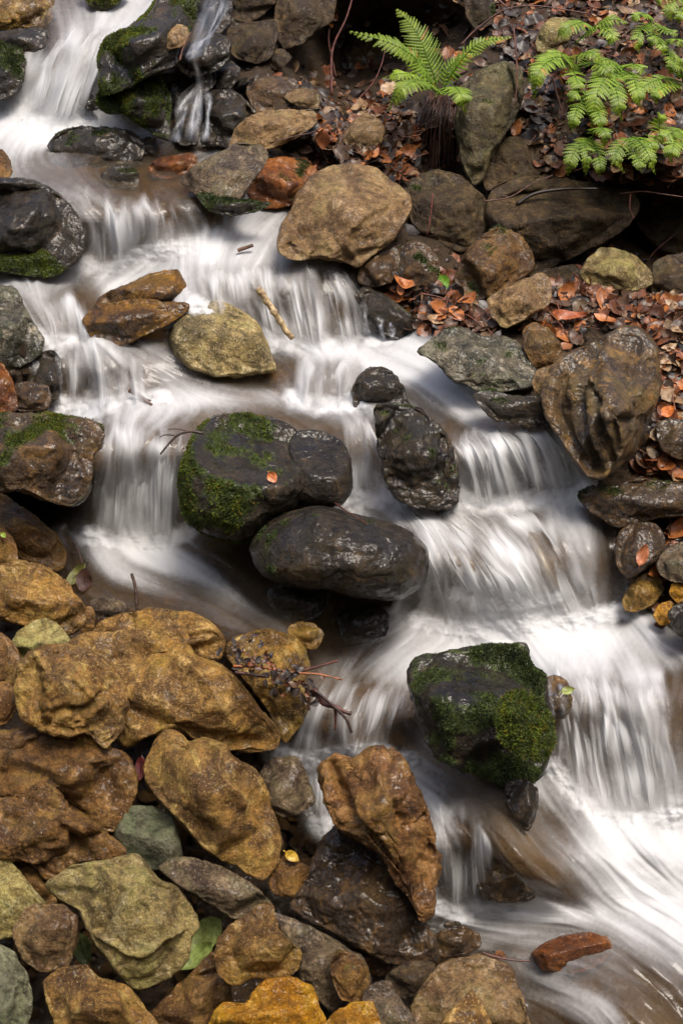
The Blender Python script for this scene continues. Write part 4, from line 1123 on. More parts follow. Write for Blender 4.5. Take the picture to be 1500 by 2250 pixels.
for z, (poly, cnt, kd) in enumerate(ZONES):
    P = np.array(poly, float)
    k = 0
    while k < cnt:
        x, y = q.uniform(P[:, 0].min(), P[:, 0].max()), q.uniform(P[:, 1].min(), P[:, 1].max())
        if not inside(poly, np.array([x]), np.array([y]))[0]:
            continue
        v = int(q.integers(8))
        if (v, kd) not in PEB_ME:
            o = mesh_np('pebble', PROTO[v][0], PROTO[v][1], rock_mat(kd), attrs={'moss': np.zeros(len(PROTO[v][0]))})
            PEB_ME[(v, kd)] = o
        else:
            o = PEB_ME[(v, kd)].copy()
            COL.objects.link(o)
        s = q.uniform(.008, .026) * (1.25 if y > 1500 else 1)
        o.scale = (s * q.uniform(.9, 1.5), s, s * q.uniform(.7, 1.2))
        o.rotation_euler = tuple(q.uniform(0, 6.28, 3))
        o.location = tuple(at(x, y, float(ground_d(x, y)) - s * .35))
        tag(o, NAMES[kd] + ' ' + WHERE[z], 'pebble', 'small stones ' + WHERE[z])
        k += 1

# the side trickle and other thin strands of water over rock
TOPR = [(478,-30),(452,40),(432,90),(428,125),(440,180),(432,225),(425,265),(415,312)]
def on_rock(pp, off):
    return [(x, y, float(surf(x, y)) - off) for x, y in pp]
veil([on_rock(TOPR, .30), on_rock([(500,-20),(470,60),(440,100),(410,130)], .30), on_rock([(440,180),(400,230),(395,270),(382,312)], .30)], 15, .6, .01, 3)
veil([on_rock([(450,195),(458,225),(455,260),(448,312)], .30)], 9, .65, .01, 4)
veil([on_rock([(798,660),(800,690),(806,735)], .17), on_rock([(830,690),(836,715),(840,748)], .17), on_rock([(856,706),(860,725),(862,748)], .17)], 8, .6, .006, 5)
veil([on_rock([(1205,1490),(1212,1530),(1216,1580)], .2), on_rock([(1230,1500),(1236,1540),(1240,1600)], .2)], 10, .5, .006, 6)

# ------------------------------------------------------------------ water: one sheet, its foam drawn out along the current
PX, PY = np.meshgrid(GX, GY)
H_, W_ = PX.shape
fx = bil(FX, PX, PY, SX[0], SY[0], 8.0)
fy = bil(FY, PX, PY, SX[0], SY[0], 8.0)
wig = fbm(np.stack([PX / 60, PY / 60, 0 * PX], -1), 2) * 0.28
fx, fy = fx * np.cos(wig) - fy * np.sin(wig), fx * np.sin(wig) + fy * np.cos(wig)
foam = bil(FOAM, PX, PY, SX[0], SY[0], 8.0)
silt = bil(SILT, PX, PY, SX[0], SY[0], 8.0)
wet = bil(WET, PX, PY, SX[0], SY[0], 8.0)
src = rng.normal(size=(H_, W_))


def quick_blur(A, n):
    if n == 0:
        return A
    for axis_ in (0, 1):
        for _ in range(2):
            pad = [(0, 0), (0, 0)]
            pad[axis_] = (n + 1, n)
            C = np.cumsum(np.pad(A, pad, 'wrap'), axis=axis_)
            k = 2 * n + 1
            A = (np.take(C, range(k, C.shape[axis_]), axis_) - np.take(C, range(0, C.shape[axis_] - k), axis_)) / k
    return A




def drawn_out(N, steps, stride):
    """average the pattern N along the current"""
    acc = N.copy()
    for sgn in (1, -1):
        x, y = np.meshgrid(np.arange(W_, dtype=float), np.arange(H_, dtype=float))
        for k in range(steps):
            ix = np.clip(x.astype(int), 0, W_ - 1)
            iy = np.clip(y.astype(int), 0, H_ - 1)
            x = np.clip(x + sgn * stride * fx[iy, ix], 0, W_ - 1)
            y = np.clip(y + sgn * stride * fy[iy, ix], 0, H_ - 1)
            acc += N[np.clip((y + .5).astype(int), 0, H_ - 1), np.clip((x + .5).astype(int), 0, W_ - 1)] * (1 - k / steps)
    acc -= acc.mean()
    return acc / acc.std()


fine = drawn_out(src, 22, 1.0)
mid = drawn_out(quick_blur(rng.normal(size=(H_, W_)), 2), 34, 1.2)
wide = drawn_out(quick_blur(rng.normal(size=(H_, W_)), 6), 36, 2.0)
fleck = quick_blur(rng.normal(size=(H_, W_)), 1)
fleck /= fleck.std()
amp = 0.3 + 0.7 * np.clip(1.2 - foam, 0, 1)
foam = np.clip((foam - .12) / .88, 0, 1) ** 1.75
drop = np.zeros((H_, W_))
splash = np.zeros((H_, W_))


def near_line(line, X, Y):
    S = smooth_line(line, 40)
    best = np.full(X.shape, 1e9)
    for x, y in S:
        best = np.minimum(best, (X - x) ** 2 + ((Y - y) * (1.0 + .25 * (Y < y))) ** 2)
    return np.sqrt(best)


def window(x0, x1, y0, y1):
    return (slice(max(int((y0 - GY[0]) / ST), 0), min(int((y1 - GY[0]) / ST) + 1, H_)), slice(max(int((x0 - GX[0]) / ST), 0), min(int((x1 - GX[0]) / ST) + 1, W_)))


for lip, foot, wv in FALLS:
    A = np.array(lip + foot, float)
    sl_ = window(A[:, 0].min() - 90, A[:, 0].max() + 90, A[:, 1].min() - 90, A[:, 1].max() + 90)
    X, Y = PX[sl_], PY[sl_]
    drop[sl_] = np.maximum(drop[sl_], inside(lip + foot[::-1], X, Y) * 1.0)
    splash[sl_] = np.maximum(splash[sl_], np.exp(-(near_line(foot, X, Y + 0) / 27) ** 2) * min(1, wv * 1.2))
drop = quick_blur(drop, 4)
puff = fbm(np.stack([PX / 26, PY / 18, 0 * PX + 2], -1), 3)
foam = foam * (1 - .28 * drop)
# white water heaped against the stones it runs into
collar = np.zeros((H_, W_))
for P_ in OUTLINES:
    sl_ = window(P_[:, 0].min() - 40, P_[:, 0].max() + 40, P_[:, 1].min() - 40, P_[:, 1].max() + 40)
    X, Y = PX[sl_], PY[sl_]
    if X.size:
        S = np.concatenate([P_, P_[:1]])
        S = np.stack([np.interp(np.linspace(0, len(P_), 70), np.arange(len(P_) + 1), S[:, k_]) for k_ in (0, 1)], 1)
        best = np.full(X.shape, 1e9)
        for x, y in S:
            best = np.minimum(best, (X - x) ** 2 + (Y - y) ** 2)
        collar[sl_] = np.maximum(collar[sl_], np.exp(-best / 15 ** 2))
soft = np.clip(splash * (1.05 + .5 * puff) + collar * (.32 + .6 * puff) * np.clip(foam * 2.2, .15, 1), 0, 1)
foam = np.maximum(foam, soft)
streak = (0.42 * fine + 0.65 * mid + 0.6 * wide)
calm = np.clip(.75 + .9 * fbm(np.stack([PX / 110, PY / 110, 0 * PX + 8], -1), 2), .35, 1.2)
calm = calm * (1 - .65 * splash)
F = foam + .10 * (puff * splash) + .75 * streak * calm * (.085 + .36 * foam * (1.13 - foam)) + 0.012 * fleck
F = np.clip(F, 0, 1)
d = dplane(PY) + bil(ADJ, PX, PY, SX[0], SY[0], 8.0)
d = d - (0.0008 * fine + 0.0035 * mid + 0.010 * wide) - splash * (.012 + .013 * puff)
d = d + 0.01 * fbm(np.stack([PX / 90, PY / 60, 0 * PX + 4], -1), 2)
V = at(PX, PY, d).reshape(-1, 3)
Fq = grid_faces(H_, W_)
keep = (wet.ravel()[Fq].min(1) > 0.03)
Fq = Fq[keep]
used = np.unique(Fq)
lut = np.zeros(H_ * W_, np.int32)
lut[used] = np.arange(len(used))
cover = np.clip((wet - .05) / .5, 0, 1)


tag(mesh_np('stream_water', V[used], lut[Fq], WATER_MAT, attrs={'foam': F.ravel()[used], 'cover': cover.ravel()[used], 'silt': silt.ravel()[used]}), kind='structure')

# the falling sheets, each thrown forward from its lip
for k, (lip, foot, wv) in enumerate(FALLS):
    wpx = np.hypot(*(np.array(foot[-1]) - foot[0]))
    lpx = np.hypot(*(np.array(foot[len(foot) // 2]) - lip[len(lip) // 2]))
    nu, nv = max(int(wpx / 2.2), 12), max(int(lpx / 4), 14)
    Lp, Bp = smooth_line(lip, nu), smooth_line(foot, nu)
    jag = fbm(np.stack([np.arange(nu) * .09, np.full(nu, k * 3.0), np.zeros(nu)], -1), 3)
    Bp = Bp + np.stack([0 * jag, 40 * jag], 1)
    Lp = Lp + np.stack([0 * jag, 32 * np.roll(jag, 3)], 1)
    v = np.linspace(-.26, 1.06, nv)[:, None]
    vc = np.clip(v, 0, 1)
    X = Lp[None, :, 0] + (Bp - Lp)[None, :, 0] * vc ** .85
    Y = Lp[None, :, 1] + (Bp - Lp)[None, :, 1] * (.35 * v + .65 * np.sign(v) * np.abs(v) ** 1.5)
    X = X + 15 * (vc + .15) * fbm(np.stack([np.arange(nu)[None] * .035 + 0 * v, v * 1.1 + 0 * X, np.full(X.shape, k * 5.0)], -1), 2)
    dl = surf(Lp[:, 0], Lp[:, 1])[None] - .012
    db = surf(Bp[:, 0], Bp[:, 1])[None] - .03
    dd = dl + (db - dl) * vc ** 1.3 - .05 * np.sin(np.pi * vc ** .8) + (v < 0) * (surf(X, Y) - .008 - dl)
    base_d = surf(X, Y) - .014
    dd = np.minimum(dd, base_d)
    U = np.arange(nu)[None] * 2.2 + 0 * v
    VV = v * lpx + 0 * U
    U2 = U + 9 * fbm(np.stack([U / 60, VV / 70, np.full(U.shape, k * 2.3)], -1), 2)
    s1 = noise3(np.stack([U2 / 5.5, VV / 60, np.full(U.shape, k * 7.1)], -1))
    s2 = noise3(np.stack([U2 / 14, VV / 80, np.full(U.shape, k * 7.1 + 40)], -1))
    s3 = noise3(np.stack([U2 / 42, VV / 90, np.full(U.shape, k * 7.1 + 80)], -1))
    st = .26 * s1 + .6 * s2 + 1.15 * s3
    fm = np.clip(wv * .82 + .45 * st + .16 * vc, 0, 1)
    edge = np.clip(np.minimum(np.linspace(0, 6, nu), np.linspace(6, 0, nu)), 0, 1)[None] ** 1.3
    cvr = np.clip(.40 * wv / .8 + .85 * st + .15 * vc, 0, 1) * edge * np.clip((v + .26) / .42, 0, 1) * np.clip((1.06 - v) / .3, 0, 1)
    dd = dd - .012 * s2 - .012 * s3
    o = mesh_np('waterfall_sheet', at(X, Y, dd).reshape(-1, 3), grid_faces(nv, nu), WATER_MAT, attrs={'foam': fm.ravel(), 'cover': cvr.ravel(), 'silt': np.zeros(fm.size)})
    tag(o, kind='structure')

# ------------------------------------------------------------------ leaves
LEAF_MAT = plain_mat('dead_leaf', (1, 1, 1), (.55, .5, .48), .55, 70, tint=True, trans=.12, coat=.22, rnd=.12, bump=.003)
FERN_MAT = plain_mat('fern_green', (.25, .41, .032), (.15, .28, .018), .45, 45, tint=True, trans=.35, rnd=.08, bump=.002)
TWIG_MAT = plain_mat('bark', (.085, .045, .03), (.03, .018, .012), .55, 60, tint=True, coat=.25)
BIRCH_MAT = plain_mat('pale_bark', (.50, .37, .19), (.17, .10, .045), .5, 75, tint=True, rnd=.05)


def leaf_shape(L, W, r, curl=.35, fold=.3, oak=0.0):
    nt_, nw = 9, 5
    tt = np.linspace(0, 1, nt_)
    uu = np.linspace(-1, 1, nw)
    w = W * np.sin(np.pi * tt ** .85) ** .75 * (1 + oak * np.sin(tt * 26))
    X = (tt - .5)[:, None] * L + 0 * uu[None]
    Y = w[:, None] * uu[None]
    Z = fold * np.abs(Y) + curl * L * ((tt - .5) ** 2 * 2)[:, None] + L * .05 * np.sin(tt * 7 + r.uniform(0, 6))[:, None] * uu[None] + .018 * L * r.normal(size=(nt_, nw))
    V = np.stack([X, Y, Z], -1).reshape(-1, 3)
    return V, grid_faces(nt_, nw)


def frame(nrm, yaw):
    n = nrm / np.linalg.norm(nrm)
    a = np.cross(n, [.3, .9, .2])
    a /= np.linalg.norm(a)
    b = np.cross(n, a)
    x = math.cos(yaw) * a + math.sin(yaw) * b
    return np.stack([x, np.cross(n, x), n], 1)


BANKN = np.array([-.15, -.62, .76])
LCOL = {'orange': (.50, .17, .04), 'rust': (.26, .085, .028), 'brown': (.125, .062, .03), 'tan': (.42, .27, .14), 'dark': (.045, .03, .024), 'wet grey': (.12, .105, .10)}
LK = list(LCOL)
LZ = [([(1120,705),(1215,640),(1260,615),(1330,640),(1580,640),(1580,1065),(1390,1065),(1440,960),(1470,860),(1440,740),(1320,705),(1240,745)], 1300, (.17,.28,.30,.12,.09,.04)),
      ([(1040,10),(1120,-40),(1600,-60),(1600,420),(1300,410),(1150,390),(1160,180),(1100,130)], 1700, (.09,.2,.4,.14,.11,.06)),
      ([(655,385),(690,300),(720,240),(860,225),(950,260),(930,330),(890,410),(850,375),(750,352)], 600, (.1,.22,.36,.1,.15,.07)),
      ([(850,640),(930,600),(1010,645),(1075,700),(1065,745),(970,735),(900,700)], 300, (.12,.26,.3,.08,.18,.06)),
      ([(1370,1160),(1420,1080),(1580,1040),(1580,1330),(1440,1330),(1370,1320)], 190, (.08,.25,.3,.15,.13,.05)),
      ([(560,170),(760,140),(780,240),(660,250),(600,245)], 90, (.05,.2,.3,.1,.2,.1)),
      ([(690,20),(1100,-20),(1180,380),(1420,400),(1560,540),(1240,640),(860,640),(900,420),(760,200)], 560, (.03,.14,.42,.08,.27,.06)),
      ([(700,250),(780,250),(780,330),(690,350)], 80, (.05,.2,.3,.1,.2,.1))]
q = np.random.default_rng(5)
mb = MB()


def zone_pt(poly):
    P = np.array(poly, float)
    while True:
        x, y = q.uniform(P[:, 0].min(), P[:, 0].max()), q.uniform(P[:, 1].min(), P[:, 1].max())
        if inside(poly, np.array([x]), np.array([y]))[0]:
            return x, y


for poly, cnt, pr in LZ:
    pr = np.array(pr) / sum(pr)
    for k in range(cnt):
        x, y = zone_pt(poly)
        x, y = x + q.normal() * 16, y + q.normal() * 12
        L = q.uniform(.03, .095) if q.random() < .7 else q.uniform(.015, .035)
        V, F = leaf_shape(L, L * q.uniform(.15, .4), q, q.uniform(-.3, .4), q.uniform(-.1, .35), q.uniform(.12, .3) if q.random() < .4 else 0)
        M = frame(BANKN + q.normal(size=3) * .38, q.uniform(0, 6.28))
        P = at(x, y, float(ground_d(x, y)) - q.uniform(.0, .035))
        V = V + L * .07 * np.stack([noise3(V / L * 2.3 + 9 * k + o_) for o_ in (0, 31, 57)], -1)
        c = np.array(LCOL[q.choice(LK, p=pr)]) * q.uniform(.35, 1.2)
        mb.add(V @ M.T + P, F, c)
lt = mb.build('leaf_litter', LEAF_MAT)
tag(lt, 'layer of fallen brown and orange leaves covering the right bank', 'leaf litter', kind='stuff')

# leaves that stand out, one object each
LWHERE = ['on the right bank beside the sculpted boulder', 'under the ferns at the top right', 'above the large tan boulder', 'on the muddy ledge beside the upper wide fall', 'on the wet rocks right of the fan fall']
LEAF_PROTO = {}
for z, cnt in ((0, 46), (1, 40), (2, 22), (3, 14), (4, 9)):
    for k in range(cnt):
        x, y = zone_pt(LZ[z][0])
        kd = ['orange', 'tan', 'rust', 'orange', 'brown'][k % 5]
        v = (kd, k % 3)
        if v not in LEAF_PROTO:
            V, F = leaf_shape(.07, .07 * (.22 + .05 * v[1]), q, .25 + .15 * v[1], .35)
            o = mesh_np('fallen_leaf', V, F, LEAF_MAT, cattrs={'tint': np.tile(LCOL[kd], (len(V), 1))})
            LEAF_PROTO[v] = o
        else:
            o = LEAF_PROTO[v].copy()
            COL.objects.link(o)
        M = frame(BANKN + q.normal(size=3) * .3, q.uniform(0, 6.28))
        from mathutils import Matrix
        s = q.uniform(.8, 1.25)
        P = at(x, y, float(ground_d(x, y)) - .045)
        MM = Matrix([[*(M[i] * s), P[i]] for i in range(3)] + [[0, 0, 0, 1]])
        o.matrix_world = MM
        tag(o, kd + ' fallen leaf lying loose ' + LWHERE[z], 'leaf', kd + ' leaves ' + LWHERE[z])


def on_top(x, y, off=.01):
    """depth of the nearest thing seen at a place (rocks first, else the ground)"""
    best = float(min(ground_d(x, y), surf(x, y)))
    for V, F, N, ob in ROCKS.values():
        D = (V - CAM) @ FW
        px = 750 + (V - CAM) @ RT / (K * D)
        py = 1125 - (V - CAM) @ UP / (K * D)
        m_ = np.hypot(px - x, py - y) < 9
        if m_.any():
            best = min(best, float(D[m_].min()))
    return best - off


def one_leaf(label, x, y, x2, y2, wid, col, curl=.3, nrm=(-.1, -.8, .6), cat='leaf', off=.012, d=None, mat=None):
    """a leaf from its stalk at x, y to its tip at x2, y2"""
    dd = d if d is not None else on_top((x + x2) / 2, (y + y2) / 2, off)
    A, B = at(x, y, dd), at(x2, y2, dd)
    L = float(np.linalg.norm(B - A))
    V, F = leaf_shape(L, L * wid, q, curl, .3)
    n = np.array(nrm, float)
    xx = (B - A) / L
    n = n - xx * (n @ xx)
    n /= np.linalg.norm(n)
    M = np.stack([xx, np.cross(n, xx), n], 1)
    c = (A + B) / 2
    P = V @ M.T + c
    o = mesh_np('leaf', P, F, mat or LEAF_MAT, loc=c, cattrs={'tint': np.tile(col, (len(V), 1))})
    # stalk and midrib as a part
    s = MB()
    s.tube(smooth_line([A - xx * L * .12, A, c + n * .002, B], 12), np.linspace(.0016, .0006, 12), 5, np.array(col) * 1.3)
    s.build('stalk', TWIG_MAT if sum(col) < .5 else LEAF_MAT, o, loc=c)
    return tag(o, label, cat)


one_leaf('large curled pale green leaf between the olive and orange tan boulders', 492, 2018, 398, 2108, .25, (.34, .42, .12), .35)
one_leaf('smaller folded green leaf under the large curled pale green leaf', 470, 2070, 404, 2132, .22, (.25, .33, .08), .3)
one_leaf('dull green leaf upright in the gap left of the olive boulder', 170, 2048, 192, 2122, .3, (.13, .17, .05), .2)
one_leaf('small yellow leaf beside the box shaped stone', 626, 1872, 656, 1892, .32, (.75, .48, .05), .4)
one_leaf('dark red leaf in the gap above the smooth ochre boulder', 312, 1660, 308, 1715, .24, (.12, .02, .02), .2, off=-.12)
one_leaf('bright green leaf on the muddy ledge below the dark mossy rock', 966, 604, 980, 636, .42, (.20, .42, .03), .2, off=.03)
one_leaf('torn orange leaf stuck to the round black boulder', 590, 1038, 606, 1060, .42, (.75, .24, .08), .3)
one_leaf('pale green leaf caught in the thin falls right of the mossy block', 1232, 1522, 1262, 1514, .3, (.36, .42, .10), .3, d=on_top(1240, 1518) - .12)
one_leaf('brown crumpled dead leaf hanging on a stick at the lower left pool', 190, 1248, 182, 1302, .34, (.10, .045, .03), .25, off=.03)
one_leaf('olive leaf behind the crumpled dead leaf at the lower left pool', 190, 1240, 148, 1288, .25, (.22, .22, .05), .3, off=.03)
one_leaf('small green leaf edge on the rock at the far left above the pitted gold boulder', 2, 1172, 14, 1180, .4, (.35, .50, .05), .2)
one_leaf('orange upright leaf standing among wet rocks right of the fan fall', 1404, 1244, 1420, 1194, .24, (.50, .17, .06), .3, off=.03)
one_leaf('large orange hanging leaf right of the tan green pillar', 1128, 300, 1142, 262, .28, (.48, .17, .04), .3, off=.03)
one_leaf('brown leaf caught on the twig in the bottom pool', 1086, 2092, 1112, 2108, .3, (.22, .09, .03), .4, off=.03)
one_leaf('tan broad leaf upright between the khaki rock and the tan angular rock', 1222, 640, 1256, 632, .42, (.42, .27, .13), .25, off=.04)
one_leaf('long rust leaf lying under the tan broad leaf', 1210, 692, 1290, 694, .16, (.42, .10, .02), .3, off=.06)
one_leaf('bright orange leaf at the right edge below the sculpted boulder top', 1452, 914, 1482, 894, .35, (.70, .20, .03), .3, off=.06)
one_leaf('silver grey curled leaf beside the tan green pillar', 1150, 222, 1180, 250, .35, (.24, .22, .23), .5, off=.05)


# ------------------------------------------------------------------ ferns
def frond_mesh(mb_, pts, wid, d0, lift, npairs, tone=1.0, droop=.25, toothed=True, seed=0, side_tilt=0.0):
    r = np.random.default_rng(seed)
    S = smooth_line([tuple(p) for p in pts], 40)
    tt = np.linspace(0, 1, 40)
    dc = d0 - lift * np.sin(tt * 2.1) / .95
    P = at(S[:, 0], S[:, 1], np.minimum(dc, ground_d(S[:, 0], S[:, 1]) - .02 - .07 * tt))
    mb_.tube(P, np.linspace(.0028, .0008, 40), 5, (.75 * tone, .8 * tone, .7))
    T = np.gradient(P, axis=0)
    T /= np.linalg.norm(T, axis=1)[:, None]
    L = np.linalg.norm(np.diff(P, axis=0), axis=1).sum()
    up = np.array([side_tilt, -.75, .65])
    for k in range(npairs):
        t = .10 + .89 * k / (npairs - 1)
        i = t * 39
        a = int(i)
        b = min(a + 1, 39)
        f = i - a
        o, tg = P[a] * (1 - f) + P[b] * f, T[a] * (1 - f) + T[b] * f
        n = up - tg * (up @ tg)
        n /= np.linalg.norm(n)
        prof = min(1, .55 + 1.9 * t) * (1 - t ** 1.6) ** .9 + .05
        for s in (1, -1):
            sd = np.cross(tg, n) * s
            dirn = sd * .93 + tg * (.36 + .2 * t) + n * r.normal() * .07
            dirn /= np.linalg.norm(dirn)
            if r.random() < .05:
                continue
            pl = wid * 1.12 * (.72 if r.random() < .08 else 1) * prof * r.uniform(.9, 1.08)
            m_ = max(4, int(9 * min(1, pl / .05)))
            c0 = tone * r.uniform(.8, 1.2)
            q2 = np.linspace(0, 1, m_ + 1)
            ax_ = o + dirn * (q2[:, None] * pl) - n * (droop * pl * q2[:, None] ** 2) + tg * (.10 * pl * q2[:, None] ** 2)
            across = np.cross(n, dirn)
            gap = L * .89 / npairs
            wv = gap * .52 * (1 - q2 ** 1.8) + .0006
            # midrib ridge with toothed blades on both sides
            Vt, Ft = [], []
            for j in range(m_):
                p0, p1 = ax_[j], ax_[j + 1]
                for ss in (1, -1):
                    tip = p0 * .35 + p1 * .65 + across * ss * wv[j] + dirn * pl * .07 - n * wv[j] * .25
                    base_ = len(Vt)
                    mid_ = p0 + across * ss * wv[j] * .34 - n * wv[j] * .03
                    Vt += [p0 + n * .0008, mid_, tip, p1 + n * .0008]
                    Ft.append((base_, base_ + 1, base_ + 2, base_ + 3) if ss < 0 else (base_ + 3, base_ + 2, base_ + 1, base_))
            cc = np.array([c0 * (1 + .3 * t), c0, c0 * .9]) * (np.array([1.5, .62, .8]) if r.random() < .035 else 1)
            mb_.add(np.array(Vt), np.array(Ft), cc)


def fern(label, base, fronds, dep=None, tone=1.0, lift=.12, npairs=20, parts=()):
    d0 = dep if dep is not None else float(ground_d(base[0], base[1])) - .1
    loc = at(base[0], base[1], d0)
    e = empty('fern', loc)
    tag(e, label, 'fern', 'ferns on the right bank')
    for k, fr in enumerate(fronds):
        pts_, wid = fr[0], fr[1]
        np_ = fr[2] if len(fr) > 2 else npairs
        lf = (fr[3] if len(fr) > 3 else lift) * (1.0 if base[0] < 1000 else 1.9)
        m2 = MB()
        frond_mesh(m2, pts_, wid, d0 - (fr[4] if len(fr) > 4 else 0), lf, np_, tone * (.88 + .06 * (k % 5)), seed=k * 7 + int(base[0]))
        m2.build('frond', FERN_MAT, e, loc=loc)
    return e, d0, loc


e, d0, loc = fern('large bright fern on a hanging root clump left of the tan green pillar', (968, 205), [
    ([(965,205),(925,140),(868,98),(768,68)], .072, 26, .3),
    ([(965,200),(940,130),(915,70),(872,20)], .082, 24, .08, -.04),
    ([(972,200),(1000,150),(1050,95),(1122,80)], .05, 24, .16),
    ([(970,200),(985,150),(1015,125),(1056,116)], .032, 18, .05, -.03),
    ([(962,205),(920,168),(885,160),(840,170)], .048, 20, .36),
    ([(962,206),(930,178),(892,186),(850,242)], .066, 22, .42),
    ([(972,208),(995,190),(1012,205),(1022,244)], .06, 18, .4),
    ([(965,205),(925,150),(905,120),(860,108)], .06, 20, .1, -.04)])
rb = MB()
for k in range(150):
    x = q.uniform(945, 1000)
    xe = 950 + (x - 972) * 1.5 + q.normal() * 14
    ye = q.uniform(290, 440)
    P = smooth_line([at(x, 205 + q.uniform(-6, 12), d0 + .02), at((x + xe) / 2 + q.normal() * 4, 260, d0 - .02 + q.normal() * .02), at(xe, ye, d0 + .03 + q.normal() * .025)], 9)
    rb.tube(P, np.linspace(.0022, .0007, 9), 4, np.array([1.1, .7, .5]) * q.uniform(.35, 1.3))
rb.build('root_mass', TWIG_MAT, e, loc=loc)

fern('bright fern arching over dry leaves at the top right beside the khaki stone', (1262, 92), [
    ([(1262,95),(1300,60),(1340,42),(1378,48)], .05, 18, .1), ([(1300,60),(1280,48),(1250,58),(1218,88)], .055, 18, .14),
    ([(1262,95),(1310,60),(1345,75),(1330,100)], .045, 16, .12)])
fern('small drooping fern at the top right near the frame edge', (1430, 40), [
    ([(1428,48),(1412,60),(1400,85),(1405,115)], .04, 15, .1), ([(1428,45),(1450,60),(1475,68),(1488,74)], .035, 14, .1),
    ([(1428,48),(1440,80),(1455,100),(1460,122)], .035, 14, .12), ([(1428,44),(1420,30),(1400,32),(1385,48)], .035, 14, .1)])
fern('fern tip in the top right corner', (1500, -10), [
    ([(1510,-15),(1490,-5),(1470,15),(1478,48)], .045, 15, .1), ([(1510,-10),(1480,-15),(1455,-5),(1440,10)], .04, 14, .1), ([(1510,-5),(1505,15),(1495,30),(1490,48)], .04, 12, .1)])
fern('wide fern with hanging fronds right of the tan green pillar', (1262, 140), [
    ([(1275,150),(1235,125),(1190,135),(1155,180)], .058, 20, .15), ([(1265,145),(1215,130),(1185,155),(1172,212)], .05, 18, .2),
    ([(1265,140),(1270,120),(1300,115),(1330,145)], .05, 16, .12), ([(1260,145),(1262,160),(1268,180),(1272,200)], .045, 14, .18),
    ([(1262,140),(1240,118),(1215,115),(1195,125)], .04, 14, .1), ([(1268,142),(1300,135),(1330,150),(1345,170)], .04, 16, .14)])
fern('tall drooping fern in the middle of the right fern group', (1362, 150), [
    ([(1365,150),(1335,165),(1310,210),(1302,282)], .062, 22, .2), ([(1365,150),(1352,175),(1358,220),(1366,262)], .05, 18, .2),
    ([(1368,150),(1385,140),(1405,145),(1418,158)], .045, 15, .12), ([(1365,150),(1340,140),(1320,155),(1300,190)], .05, 16, .14),
    ([(1368,152),(1390,165),(1400,200),(1408,238)], .045, 16, .18), ([(1362,148),(1345,132),(1320,132),(1300,145)], .035, 14, .1)])
fern('fern reaching left at the right edge above brown leaves', (1490, 190), [
    ([(1500,180),(1460,172),(1420,185),(1385,222)], .05, 20, .15), ([(1500,182),(1495,150),(1480,140),(1470,160)], .045, 14, .12),
    ([(1502,185),(1500,140),(1490,125),(1475,130)], .045, 14, .1), ([(1502,185),(1470,185),(1445,200),(1440,225)], .04, 14, .16)])
fern('dark small fern hanging low beside bare rock in the right group', (1300, 300), [
    ([(1300,300),(1275,315),(1255,345),(1248,385)], .045, 15, .12), ([(1300,302),(1312,330),(1318,360),(1318,388)], .035, 14, .12),
    ([(1302,298),(1315,280),(1330,290),(1328,325)], .04, 14, .12), ([(1298,300),(1285,312),(1290,340),(1285,385)], .035, 14, .12)], tone=.75)
fern('low fern with broad hanging fronds near the bottom of the right group', (1385, 300), [
    ([(1385,302),(1370,312),(1352,340),(1372,378)], .042, 15, .12), ([(1388,300),(1405,310),(1425,340),(1440,382)], .042, 16, .14),
    ([(1386,302),(1395,330),(1405,355),(1410,376)], .038, 14, .14), ([(1388,300),(1410,305),(1430,315),(1440,345)], .035, 14, .1)], tone=.85)
fern('pale fern at the right edge, lowest of the right group', (1505, 300), [
    ([(1515,290),(1490,285),(1468,295),(1446,312)], .05, 16, .14), ([(1515,295),(1490,300),(1478,325),(1474,355)], .05, 16, .16),
    ([(1450,300),(1448,280),(1450,262),(1460,250)], .04, 14, .1), ([(1450,300),(1440,300),(1432,320),(1436,340)], .035, 12, .1)], tone=1.1)

fern('leafy fern hanging below the wide fern beside the rock pillar', (1290, 215), [
    ([(1295,205),(1275,225),(1262,255),(1256,290)], .04, 15, .14), ([(1296,205),(1310,232),(1318,260),(1326,285)], .04, 15, .14), ([(1296,203),(1280,200),(1262,205),(1244,222)], .036, 14, .12)], tone=.9)
fern('upright fern tuft below the top right corner', (1465, 95), [
    ([(1465,98),(1448,82),(1436,84),(1424,98)], .036, 14, .1), ([(1465,98),(1478,85),(1490,88),(1500,100)], .036, 14, .1), ([(1466,98),(1470,118),(1478,132),(1484,146)], .036, 14, .12)], tone=1.0)

